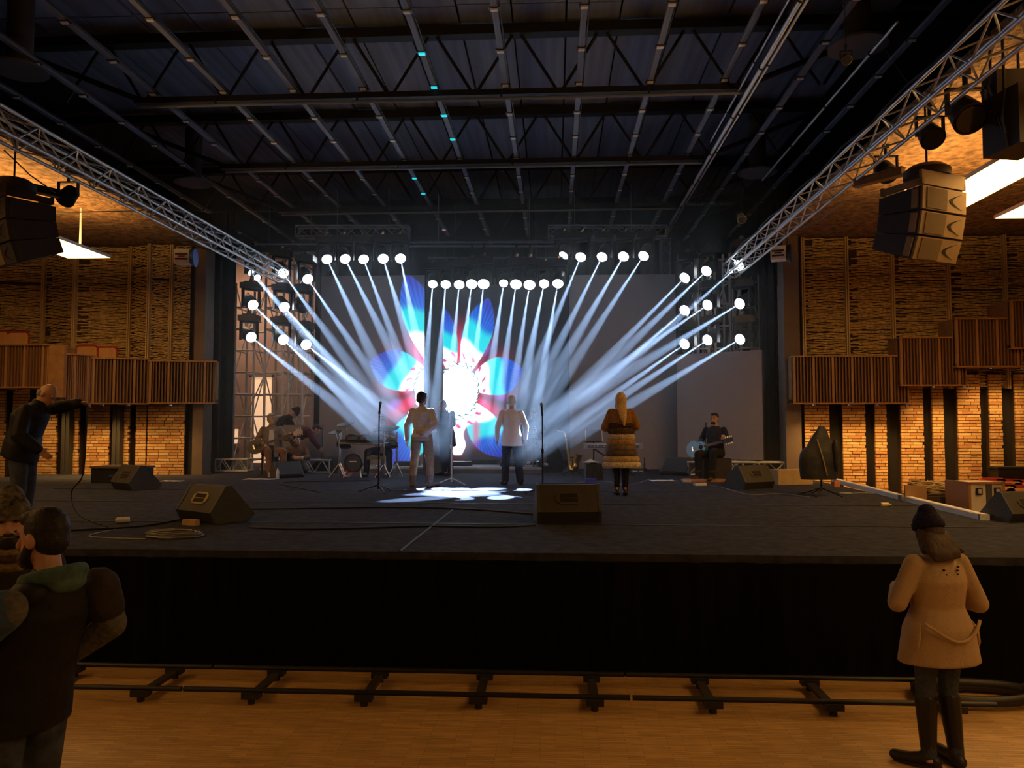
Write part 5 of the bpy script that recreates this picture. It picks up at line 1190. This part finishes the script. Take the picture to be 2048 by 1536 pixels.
    if shoes:
        for s_ in 'RL':
            a_, o_ = j['an' + s_], j['to' + s_]; d = V((o_.x - a_.x, o_.y - a_.y, 0)).normalized(); zf = min(a_.z - .085 * k, o_.z - .03 * k)
            c_ = MB().cap(V((a_.x, a_.y, o_.z + .012 * k)) - d * .035 * k, V((o_.x, o_.y, o_.z + .012 * k)) + d * .05 * k, .047 * k, .038 * k, sq=1).cap(a_ - V((0, 0, .02)) * k, o_ + V((0, 0, .006)) * k, .045 * k, .036 * k).cap(a_ - d * .0, V((a_.x, a_.y, o_.z + .02 * k)), .044 * k, .046 * k)
            hgt = shoes.get('boot', 0)
            if hgt: c_.cap(a_, a_ + (j['kn' + s_] - a_).normalized() * hgt * k, .050 * k, .074 * k)
            so = grow(c_, 'boot' if hgt else 'shoe', shoes['mat'], t, vox, 3)
            if shoes.get('sole'): MB().loft([(V((a_.x, a_.y, .0)) + d * .07 * k + V((0, 0, max(0, o_.z - .03 * k))), d * .155 * k, V((-d.y, d.x, 0)) * .046 * k), (V((a_.x, a_.y, .024 * k)) + d * .07 * k + V((0, 0, max(0, o_.z - .03 * k))), d * .150 * k, V((-d.y, d.x, 0)) * .046 * k)], 18).build('sole', shoes['sole'], t, True)
            if shoes.get('heel'): MB().cyl(V((a_.x, a_.y, a_.z - .06 * k)) - d * .03 * k, V((a_.x, a_.y, 0)) - d * .03 * k, .022 * k, .012 * k).build('heel', shoes['mat'], t, True)
    t['_j'] = 0; del t['_j']
    return t, j, hp, k
def worldp(t, p): return wm(t) @ V(p)

GREYH = M('hair_grey', (.30, .29, .28), .7, noise=.3, scale=60); DARKH = M('hair_dark', (.014, .011, .010), .6, noise=.3, scale=60, bump=.4); WHITEH = M('hair_white', (.75, .74, .72), .6, noise=.15, scale=60); BROWNH = M('hair_brown', (.045, .024, .014), .6, noise=.35, scale=40, bump=.5, stretch=(1, 1, .2)); BLONDE = M('hair_blonde', (.78, .50, .22), .45, noise=.4, scale=40, bump=.4, stretch=(3, 3, .25))
# --- man in a pale bomber jacket, seen from behind
BOMB = cloth('bomber_grey', (.66, .66, .67), .15, 25, .4); BROWNP = cloth('trouser_brown', (.26, .19, .125), .2, 12, .9)
g = G(843, 974)
person('man seen from behind in a pale bomber jacket and brown trousers', g, -8, H=1.76, hyaw=-22, hair=('bushy', DARKH), top=dict(mat=BOMB, e=.028, low=.09, hem=cloth('rib_grey', (.36, .33, .30)), collar=.03, name='bomber_jacket'), pants=dict(mat=BROWNP, e=.028, hem=.040, cut=.10), shoes=dict(mat=cloth('boot_grey', (.16, .13, .11), .2), boot=.10, sole=BLACK),
       elL=(-.275, -.04, 1.13), wrL=(-.29, .02, .86), elR=(.29, -.10, 1.14), wrR=(.10, -.17, .99), hands={'R': dict(dir=(-1, -.1, .1), palm=(0, 1, 0), curl=.3)}, knR=(.15, .03, .50), knL=(-.15, .03, .50), anR=(.17, -.02, .085), anL=(-.17, -.02, .085), toR=(.25, .12, .03), toL=(-.22, .13, .03))
# --- man in a white blazer, seen from behind
g = G(1023, 969)
person('white-haired man seen from behind in a white blazer and dark trousers', g, 6, H=1.72, hair=('short', WHITEH), skin=SKP, top=dict(mat=cloth('blazer_white', (.86, .87, .92), .05, 20, .2), e=.026, low=.20, flare=.016, name='blazer', collar=.03), pants=dict(mat=cloth('trouser_navy', (.035, .04, .055), .2), e=.026, hem=.05), shoes=dict(mat=M('shoe_black', (.012, .012, .014), .35), sole=BLACK),
       elR=(.28, -.05, 1.13), wrR=(.27, .05, .88), elL=(-.27, -.05, 1.13), wrL=(-.28, .05, .88), knR=(.13, .03, .5), anR=(.17, -.02, .085), toR=(.2, .14, .03), anL=(-.13, -.02, .085), toL=(-.17, .13, .03))
# --- woman in a fur coat
FUR = [cloth('fur_' + n_, c, .35, 60, 1.0, stretch=(1, 1, .3)) for n_, c in (('amber', (.36, .17, .05)), ('umber', (.075, .045, .030)), ('sable', (.10, .062, .042)), ('cream', (.66, .52, .34)), ('honey', (.46, .26, .10)), ('taupe', (.22, .16, .12)), ('dusk', (.14, .10, .08)), ('gold', (.62, .44, .22)), ('ivory', (.75, .62, .44)))]
g = G(1243, 990)
t, j, hp, k = person('blonde woman seen from behind in a banded fur coat and black boots', g, 0, H=1.66, hair=('long', BLONDE, .46), skin=SKP, top=dict(mat=FUR[0], e=.050, low=-.0, wide=.95, name='fur_yoke', sm=8, sleeve=.25), pants=dict(mat=cloth('leggings_black', (.014, .014, .017)), e=.008), shoes=dict(mat=M('boot_black', (.012, .011, .012), .3), boot=.30, heel=True),
       pelvis=(0, 0, 1.0), chest=(0, 0, 1.34), neck=(0, -.01, 1.49), head=(0, .03, 1.655), shR=(.165, 0, 1.43), shL=(-.165, 0, 1.43), elR=(.26, .02, 1.19), elL=(-.27, .02, 1.17), wrR=(.02, .24, 1.14), wrL=(-.04, .22, 1.18), anR=(.06, -.04, .15), anL=(-.08, -.02, .15), toR=(.07, .10, .03), toL=(-.10, .12, .03), knR=(.07, .0, .56), knL=(-.09, .03, .56))
zz = [1.20, 1.10, 1.0, .905, .81, .72, .62, .52]; ww = [.225, .228, .240, .248, .265, .28, .305, .33]
for q, (zc, wc) in enumerate(zip(zz, ww)):
    hh = .052; secs = []
    nseg = 40; vs_, fs_ = [], []
    for i in range(9):
        f_ = i / 8; a_ = (f_ - .5) * PI
        for s_ in range(nseg):
            th = 2 * PI * s_ / nseg; lump = 1 + .045 * math.cos(th * 9 + q) ; rr = (wc - .055 + .055 * math.cos(a_) ** .7) * lump
            vs_.append(V((rr * math.cos(th), rr * .74 * math.sin(th), zc + hh * math.sin(a_))) * k)
    for i in range(8):
        for s_ in range(nseg): fs_.append((i * nseg + s_, i * nseg + (s_ + 1) % nseg, (i + 1) * nseg + (s_ + 1) % nseg, (i + 1) * nseg + s_))
    fs_ += [tuple(range(nseg - 1, -1, -1)), tuple(8 * nseg + s_ for s_ in range(nseg))]
    MB().add(vs_, fs_).build('fur_band', FUR[q + 1], t, True)
for s_ in 'RL':
    a_, b_ = j['el' + s_], j['wr' + s_]
    for q in range(3):
        c0 = a_.lerp(b_, .05 + .27 * q); c1 = a_.lerp(b_, .27 + .27 * q); MB().cap(c0, c1, .075 * k, .072 * k, 14).build('sleeve_band', FUR[(1, 2, 3)[q]], t, True)
# --- clarinet player standing
g = G(893, 951); SUIT = cloth('suit_navy', (.022, .026, .040), .25, 10, .6)
t, j, hp, k = person('standing man in a dark coat bent over a clarinet', g, 140, H=1.74, hpitch=22, hyaw=-8, hair=('short', GREYH), top=dict(mat=SUIT, e=.034, low=.30, flare=.03, collar=.05, name='coat'), pants=dict(mat=cloth('trouser_dark', (.02, .022, .03)), e=.022), shoes=dict(mat=M('shoe_black', (.012, .012, .014), .35)),
       chest=(0, .03, 1.26), neck=(0, .07, 1.42), head=(0, .15, 1.575), elR=(.27, .06, 1.12), elL=(-.27, .06, 1.16), wrR=(.06, .32, 1.03), wrL=(-.05, .30, 1.18), hands={'R': dict(dir=(-.8, .5, 0), palm=(0, -.3, -1), curl=.9), 'L': dict(dir=(.8, .5, 0), palm=(0, -.3, -1), curl=.9)})
clarinet('black clarinet played by the standing man', worldp(t, hp(0, .11, -.065)), worldp(t, V((.0, .42, .93)) * k))
# --- seated clarinet player in a cap
g = G(1066, 946) + V((0, .15, 0))
UP = dict(pelvis=(0, 0, .76), chest=(0, .02, 1.08), neck=(0, .03, 1.25), head=(0, .065, 1.415), shR=(.18, .02, 1.205), shL=(-.18, .02, 1.205), elR=(.27, .07, .94), elL=(-.27, .07, .96), wrR=(.05, .30, .86), wrL=(-.05, .28, 1.0), hiR=(.10, .03, .73), hiL=(-.10, .03, .73), knR=(.18, .40, .66), knL=(-.20, .38, .62), anR=(.17, .34, .27), anL=(-.20, .28, .23), toR=(.2, .5, .24), toL=(-.24, .43, .20))
t, j, hp, k = person('seated man in a cap and dark shirt playing a pale clarinet', g, 192, UP, H=1.74, hpitch=6, hair=('cap', DARKH, cloth('cap_grey', (.10, .10, .11))), top=dict(mat=cloth('shirt_slate', (.045, .052, .07), .25, 12, .7), e=.024, low=.06, name='shirt', collar=.03), pants=dict(mat=cloth('jeans_grey', (.13, .15, .19), .25, 14, .8), e=.024), shoes=dict(mat=cloth('shoe_grey', (.35, .33, .32))),
       hands={'R': dict(dir=(-.8, .5, 0), palm=(0, -.3, -1), curl=.9), 'L': dict(dir=(.8, .5, 0), palm=(0, -.3, -1), curl=.9)})
stool('tall bar stool with a chrome column under the man in the cap', V(g), 0, .66)
clarinet('pale lit clarinet played by the seated man in the cap', worldp(t, hp(0, .11, -.065)), worldp(t, V((.03, .50, .70)) * k))
# --- drummer
g = G(748, 955) + V((0, .78, 0))
t, j, hp, k = person('drummer in a beige sweater sitting behind the drum kit', g, 180, SIT, H=1.78, hair=('short', GREYH), top=dict(mat=cloth('sweater_beige', (.34, .29, .25), .15, 30, .5), e=.024, low=.06, name='sweater', collar=.03), pants=dict(mat=cloth('jeans_dark', (.03, .035, .05)), e=.02), shoes=dict(mat=BLACK), hpitch=8,
       elR=(.30, .10, .80), elL=(-.30, .10, .80), wrR=(.22, .36, .86), wrL=(-.22, .36, .86), knR=(.24, .36, .53), knL=(-.24, .36, .53), anR=(.25, .42, .085), anL=(-.25, .42, .085), toR=(.27, .58, .03), toL=(-.27, .58, .03))
for s_ in 'RL':
    w_ = worldp(t, j['wr' + s_] + V((0, .07, .0))); e_ = worldp(t, V(((.12 if s_ == 'R' else -.12), .68, .93))); 
    tag(MB().cyl(w_, e_, .008, .006).ell(e_, (.010, .010, .010), n=8, m=6).build('drumstick', WOODP, None, True), 'wooden drumstick held by the drummer', 'drumstick', 'drumsticks')
# --- bass player
g = G(528, 953) + V((0, .42, 0)); PLAID = cloth('overshirt_tan', (.23, .165, .115), .3, 9, .4)
t, j, hp, k = person('grey-haired bass player in a tan overshirt sitting on a chair', g, 200, SIT, H=1.80, hyaw=42, hair=('short', GREYH), skin=SKP, top=dict(mat=PLAID, e=.030, low=.12, name='overshirt', collar=.04, flare=.02), pants=dict(mat=cloth('cords_rust', (.23, .115, .050), .2, 20, .5), e=.020), shoes=dict(mat=cloth('sneaker_white', (.6, .6, .6)), sole=WHITEP),
       elR=(.30, .02, .78), wrR=(.16, .26, .70), elL=(-.30, .10, .80), wrL=(-.40, .32, .82), hands={'R': dict(dir=(-.6, .3, -.6), palm=(-.3, -1, 0), curl=.7), 'L': dict(dir=(.1, .3, 1), palm=(.2, -1, 0), curl=1.2)}, knL=(-.25, .40, .53), anL=(-.26, .42, .085), toL=(-.30, .58, .03), knR=(.06, .44, .53), anR=(.02, .46, .085), toR=(0, .62, .03))
for s_ in (-1, 1): MB().loft([(V((s_ * .085, .150, .98)) * k, V((.035, .006, 0)), V((0, .012, 0))), (V((s_ * .095, .170, .75)) * k, V((.04, .006, 0)), V((0, .012, 0))), (V((s_ * .10, .19, .58)) * k, V((.045, .006, 0)), V((0, .012, 0))), (V((s_ * .10, .42, .42)) * k, V((.05, .006, 0)), V((0, .012, 0)))], 10).build('shirt_front', cloth('plaid_grey', (.20, .19, .15), .5, 22, .2), t, True)
MB().loft([(V((0, .145, 1.0)) * k, V((.055, 0, 0)), V((0, .01, 0))), (V((0, .17, .8)) * k, V((.06, 0, 0)), V((0, .012, 0))), (V((0, .17, .66)) * k, V((.06, 0, 0)), V((0, .012, 0)))], 10).build('tee_shirt', WHITEP, t, True)
chair('black folding chair under the bass player', 528, 953, 200).location = V(g)
xa = (V((-.62, .40, .96)) - V((.14, .25, .69))).normalized(); za = V((.1, 1, .15)); za = (za - xa * za.dot(xa)).normalized(); ya = za.cross(xa)
Mx = Matrix(((xa.x, ya.x, za.x, .12), (xa.y, ya.y, za.y, .24), (xa.z, ya.z, za.z, .72), (0, 0, 0, 1)))
guitar('dark bass guitar with a pale headstock on the lap of the bass player', wm(t) @ Mx, BLACK, M('bass_top', (.015, .015, .017), .25), 1.0, True, 'bass_guitar')
# --- seated guitarist
g = G(1432, 962) + V((.05, .25, 0))
t, j, hp, k = person('dark-haired guitarist in a navy jumper sitting by the small screen', g, 150, SIT, H=1.80, hyaw=-2, hair=('short', DARKH), top=dict(mat=cloth('jumper_navy', (.022, .022, .034), .2, 16, .6), e=.024, low=.08, name='jumper', collar=.02), pants=dict(mat=cloth('trouser_black', (.018, .017, .018), .2), e=.024), shoes=dict(mat=cloth('boot_brown', (.08, .045, .025)), boot=.12),
       elR=(.30, -.02, .80), wrR=(.22, .22, .72), elL=(-.28, .10, .80), wrL=(-.28, .34, .80), hands={'R': dict(dir=(-.5, .2, -.8), palm=(0, -1, 0), curl=.6), 'L': dict(dir=(.1, .2, 1), palm=(.2, -1, 0), curl=1.2)}, knR=(.22, .40, .53), anR=(.24, .34, .085), toR=(.28, .50, .03), knL=(-.10, .42, .58), anL=(-.06, .40, .085), toL=(-.06, .56, .03))
g2 = MB().ell(hp(0, .072, -.088), [q * k for q in (.052, .030, .034)]); grow(g2, 'beard', DARKH, t, .009, 2)
xa = (V((-.50, .38, .84)) - V((.14, .26, .68))).normalized(); za = V((.05, 1, .25)); za = (za - xa * za.dot(xa)).normalized(); ya = za.cross(xa)
Mx = Matrix(((xa.x, ya.x, za.x, .14), (xa.y, ya.y, za.y, .20), (xa.z, ya.z, za.z, .68), (0, 0, 0, 1)))
guitar('acoustic guitar with a bright blue lower body held by the guitarist', wm(t) @ Mx, M('guitar_blue', (.03, .40, .85), .25), M('guitar_top', (.05, .42, .85), .2), .98, False, 'acoustic_guitar')
p = V(g); cs_ = tag(MB().bx(p + V((-.28, -.22, 0)), p + V((.28, .26, .43))).bx(p + V((-.27, -.21, .43)), p + V((.27, .25, .455))).bx(p + V((-.07, -.24, .2)), p + V((.07, -.22, .24))).build('case_seat', M('case_dark', (.03, .025, .025), .6)), 'dark case used as a seat by the guitarist', 'case')
tag(MB().bx(p + V((-.75, -.55, 0)), p + V((.6, -.1, .03))).bx(p + V((-.7, -.5, .03)), p + V((.2, -.12, .045))).build('wood_board', M('board_red', (.42, .20, .12), .6, noise=.2, scale=8)), 'reddish wooden board on the stage under the guitarist', 'board')
# --- stagehands at the left screens
g = W(550, 930, 18.75); g.z = ZS
person('stagehand in black bending over behind the low screen row', g, -60, H=1.78, hpitch=55, hair=('beanie', None, cloth('beanie_black', (.012, .012, .014))), top=dict(mat=cloth('hoodie_black', (.012, .013, .018)), e=.035, low=.08, name='hoodie', collar=.05), pants=dict(mat=cloth('jeans_black', (.015, .016, .022))), shoes=dict(mat=BLACK), face=False,
       chest=(0, .20, 1.20), neck=(0, .33, 1.30), head=(0, .43, 1.40), shR=(.18, .28, 1.26), shL=(-.18, .28, 1.26), elR=(.24, .40, 1.02), elL=(-.24, .40, 1.0), wrR=(.20, .55, .82), wrL=(-.15, .55, .80))
g = W(607, 940, 18.0); g.z = ZS
person('stagehand in a maroon top stooping in front of the low screen row', g, -75, H=1.70, hpitch=50, hair=('short', DARKH), top=dict(mat=cloth('top_maroon', (.075, .012, .035)), e=.03, low=.06, name='sweatshirt'), pants=dict(mat=cloth('jeans_grey2', (.08, .085, .10))), shoes=dict(mat=BLACK), face=False,
       pelvis=(0, -.25, .82), chest=(0, .02, 1.00), neck=(0, .17, 1.04), head=(0, .30, 1.06), shR=(.17, .12, 1.03), shL=(-.17, .12, 1.03), elR=(.20, .22, .80), elL=(-.20, .22, .80), wrR=(.15, .36, .62), wrL=(-.15, .36, .60), hiR=(.1, -.25, .80), hiL=(-.1, -.25, .80), knR=(.12, -.10, .46), knL=(-.12, -.10, .46), anR=(.12, -.24, .085), anL=(-.12, -.24, .085), toR=(.14, -.08, .03), toL=(-.14, -.08, .03))
g = G(592, 949)
KNEEL = dict(pelvis=(0, -.05, .19), chest=(0, .05, .48), neck=(0, .10, .63), head=(0, .14, .79), shR=(.18, .07, .59), shL=(-.18, .07, .59), elR=(.24, .2, .40), elL=(-.24, .2, .40), wrR=(.12, .38, .40), wrL=(-.12, .38, .40), hiR=(.1, -.03, .20), hiL=(-.1, -.03, .20), knR=(.18, .34, .46), knL=(-.16, .30, .10), anR=(.18, .22, .085), anL=(-.14, -.12, .07), toR=(.2, .37, .03), toL=(-.14, -.22, .03))
person('crouching stagehand in a black vest over a brown hoodie beside the low screens', g, 205, KNEEL, H=1.75, hyaw=20, hair=('short', DARKH), skin=SKP, top=dict(mat=cloth('hoodie_brown', (.15, .075, .035)), e=.03, low=.04, name='hoodie', collar=.06), pants=dict(mat=cloth('jeans_black', (.015, .016, .022))), shoes=dict(mat=BLACK))
# --- bald man paying out a cable
px = 8.1; g = W(42, 1000, px); g.z = ZS
JK = cloth('jacket_black', (.012, .012, .014), .3, 9, .8, .6)
t, j, hp, k = person('bald man in a black jacket holding a cable at arm length on the stage', g, -78, H=1.74, hpitch=42, hyaw=-8, hair=('rim', GREYH), skin=SK, top=dict(mat=JK, e=.045, low=.16, name='jacket', collar=.06, wide=1.08, dep=1.15), pants=dict(mat=cloth('jeans_blue', (.05, .065, .11), .25, 12, .5), e=.024), shoes=dict(mat=BLACK), vox=.010,
       chest=(0, .06, 1.24), neck=(0, .15, 1.38), head=(0, .24, 1.50), shR=(.18, .10, 1.33), shL=(-.18, .10, 1.35), elL=(-.18, .32, 1.37), wrL=(-.15, .50, 1.41), elR=(.24, .06, 1.06), wrR=(.20, .24, .90), hands={'L': dict(dir=(0, 1, .12), palm=(.3, 0, -1), curl=.8, flip=1), 'R': dict(dir=(0, .8, -.6), palm=(-1, 0, -.2), curl=.4)})
w_ = worldp(t, j['wrL'] + V((0, .09, -.01))); a_ = G(168, 985); b_ = G(222, 1056)
pts = [w_, w_ + V((.00, .0, -.35)), w_ + V((-.06, .05, -.8)), W(143, 985, 8.6), W(158, 1030, 8.5), G(222, 1058) + V((0, 0, .01))]
fine = []
for i in range(len(pts) - 1):
    q0, q1, q2, q3 = pts[max(i - 1, 0)], pts[i], pts[i + 1], pts[min(i + 2, len(pts) - 1)]
    for m_ in range(8):
        s_ = m_ / 8; fine.append(.5 * ((2 * q1) + (q2 - q0) * s_ + (2 * q0 - 5 * q1 + 4 * q2 - q3) * s_ ** 2 + (3 * q1 - q0 - 3 * q2 + q3) * s_ ** 3))
fine.append(pts[-1])
tag(MB().path(fine, .008, 6).build('hanging_cable', CABLE, None, True), 'cable hanging from the hand of the bald man to the stage', 'cable')
# --- foreground pair
g = W(118, 1100, 3.45); g.z = 0
NB_ = cloth('sleeve_blue', (.045, .085, .17), .25, 30, .4)
t, j, hp, k = person('bearded man in profile with a dark vest over a blue and grey sweater', g, 74, H=1.87, hpitch=6, hyaw=12, hair=('short', DARKH), skin=SK, vox=.008, top=dict(mat=cloth('sweater_greyblue', (.10, .10, .09), .3, 40, .5), e=.032, low=.06, wide=.8, dep=.8, name='sweater', collar=.03), pants=dict(mat=cloth('jeans_worn', (.045, .055, .08), .4, 14, .6), e=.02), shoes=dict(mat=BLACK),
       elL=(-.30, .23, 1.15), wrL=(-.20, .45, 1.10), neck=(0, .045, 1.445), head=(0, .105, 1.61), elR=(.25, -.04, 1.19), wrR=(.20, .16, 1.04), shR=(.19, -.01, 1.39), shL=(-.235, -.02, 1.38), pelvis=(0, .16, .95), chest=(0, .07, 1.28), hiR=(.095, .16, .92), hiL=(-.095, .16, .92), knR=(.105, .20, .5), knL=(-.105, .20, .5), anR=(.11, .16, .085), anL=(-.11, .16, .085), toR=(.135, .33, .03), toL=(-.135, .33, .03))
bd = MB().ell(hp(0, .052, -.085), [q * k for q in (.062, .052, .052)]).cap(hp(-.062, .01, -.03), hp(-.05, .045, -.085), .020 * k, .026 * k).cap(hp(.062, .01, -.03), hp(.05, .045, -.085), .020 * k, .026 * k); grow(bd, 'beard', DARKH, t, .008, 3)
vs2 = MB(); P, C, N = j['pelvis'], j['chest'], j['neck']
vs2.loft([(V((0, .17, .80)) * k, V((.200, 0, 0)) * k, V((0, .150, 0)) * k), (P, V((.200, 0, 0)) * k, V((0, .150, 0)) * k), (P.lerp(C, .5), V((.182, 0, 0)) * k, V((0, .140, 0)) * k), (C, V((.188, 0, 0)) * k, V((0, .150, 0)) * k), (C.lerp(N, .6), V((.165, 0, 0)) * k, V((0, .125, 0)) * k), (C.lerp(N, .9), V((.12, 0, 0)) * k, V((0, .115, 0)) * k)], 22)
for s_ in 'RL': vs2.ell(j['sh' + s_].lerp(N, .45) + V((0, 0, -.01)), (.075, .085, .05))
grow(vs2, 'vest', cloth('vest_black', (.012, .011, .011), .3, 10, .8, .6), t, .010, 5)
hd_ = MB().torus(N + V((0, -.02, .005)), .105 * k, .034 * k, (0, .25, 1), 22, 10).ell(N + V((0, -.10, -.02)), (.10, .06, .05)); grow(hd_, 'hood', cloth('hood_teal', (.06, .115, .11), .3, 20, .6), t, .010, 4)
for s_ in 'RL':
    m0 = j['sh' + s_].lerp(j['el' + s_], .12); m1 = j['sh' + s_].lerp(j['el' + s_], .62); MB().cap(m0, m1, .088 * k, .080 * k, 18).build('sleeve_patch', NB_ if s_ == 'L' else cloth('sleeve_dark', (.035, .028, .022), .3, 12, .8), t, True)
g = W(18, 1100, 4.05); g.z = 0
CAMO = M('beanie_camo', (.10, .085, .06), .9, noise=.95, scale=28)
t, j, hp, k = person('man in a patterned beanie and striped scarf facing the bearded man', g, -146, H=1.85, hair=('beanie', DARKH, CAMO), skin=SK, vox=.009, top=dict(mat=cloth('jacket_drab', (.035, .028, .022), .3, 12, .6), e=.04, low=.14, name='jacket', collar=.05), pants=dict(mat=cloth('jeans_black', (.015, .016, .022)), e=.02), shoes=dict(mat=BLACK))
bd = MB().ell(hp(0, .060, -.088), [q * k for q in (.058, .045, .045)]).ell(hp(0, .092, -.050), [q * k for q in (.032, .012, .010)]); grow(bd, 'beard', DARKH, t, .008, 3)
N = j['neck']
for q in range(3): MB().torus(N + V((0, .01, -.02 + .035 * q)), (.115 - .012 * q) * k, .026 * k, (.1 * (q - 1), .25, 1), 22, 8).build('scarf_fold', cloth('scarf_%d' % q, ((.20, .14, .06), (.07, .05, .03), (.24, .17, .08))[q], .4, 30, .5), t, True)
# --- woman in the cream cardigan
g = G(1884, 1532, 0)
CARDI = cloth('cardigan_cream', (.44, .31, .19), .10, 60, .5, stretch=(6, 6, 1))
t, j, hp, k = person('woman seen from behind in a long cream cardigan and navy beanie', g, 14, H=1.66, hpitch=18, hair=('beanie', BROWNH, cloth('beanie_navy', (.014, .012, .040), .2, 60, .6)), skin=SKP, vox=.009, top=dict(mat=CARDI, e=.030, low=.235, flare=.075, name='cardigan', collar=.03, wide=1.12, dep=1.05, sm=6, vox=.010), pants=dict(mat=cloth('jeans_slate', (.050, .065, .095), .25, 30, .4), e=.008), shoes=dict(mat=M('boot_dark', (.016, .013, .012), .5), boot=.36, sole=BLACK),
       elR=(.315, -.02, 1.10), elL=(-.315, .0, 1.13), wrR=(.14, .25, 1.14), wrL=(-.12, .26, 1.18), knR=(.09, .03, .50), knL=(-.09, .03, .50), anR=(.10, -.02, .085), anL=(-.10, .0, .085), toR=(.12, .14, .03), toL=(-.22, .11, .03), chest=(0, .0, 1.27), neck=(0, .02, 1.44), head=(0, .07, 1.60))
hr = MB().loft([(hp(0, -.05, .0), V((.088, 0, 0)), V((0, .055, 0))), (hp(-.005, -.075, -.08), V((.112, 0, 0)), V((0, .055, 0))), (hp(.0, -.10, -.16), V((.125, 0, 0)), V((0, .045, 0))), (hp(.005, -.11, -.215), V((.10, 0, .01)), V((0, .030, 0)))], 16).cap(hp(.09, -.06, -.10), hp(.17, -.07, -.155), .035, .018).cap(hp(-.085, -.03, -.02), hp(-.105, -.05, -.14), .038, .028); grow(hr, 'loose_hair', BROWNH, t, .009, 3)
MB().path([V((x_, -.206 * math.sqrt(max(0, 1 - (x_ / .275) ** 2)) - .006, 1.035 - .135 * math.cos(x_ / .235 * 1.45) ** 1.3)) * k for x_ in [(-.215 + .0215 * q) for q in range(21)]], .011, 8).build('slack_belt', CARDI, t, True)
for s_ in (-1, 1): MB().loft([(V((s_ * .205, -.03, 1.00)) * k, V((.015, 0, 0)), V((0, .05, 0))), (V((s_ * .225, -.03, .95)) * k, V((.030, 0, 0)), V((0, .075, 0))), (V((s_ * .238, -.03, .86)) * k, V((.028, 0, 0)), V((0, .075, 0))), (V((s_ * .240, -.03, .80)) * k, V((.012, 0, 0)), V((0, .05, 0)))], 14).build('pocket', CARDI, t, True)
for x, z_ in ((-.045, 1.365), (-.03, 1.335), (.065, 1.385), (.062, 1.36), (.060, 1.335)): MB().ell(V((x, -.125, z_)) * k, (.006, .012, .006), n=8, m=6).build('eyelet', SLOT, t, True)
flush()
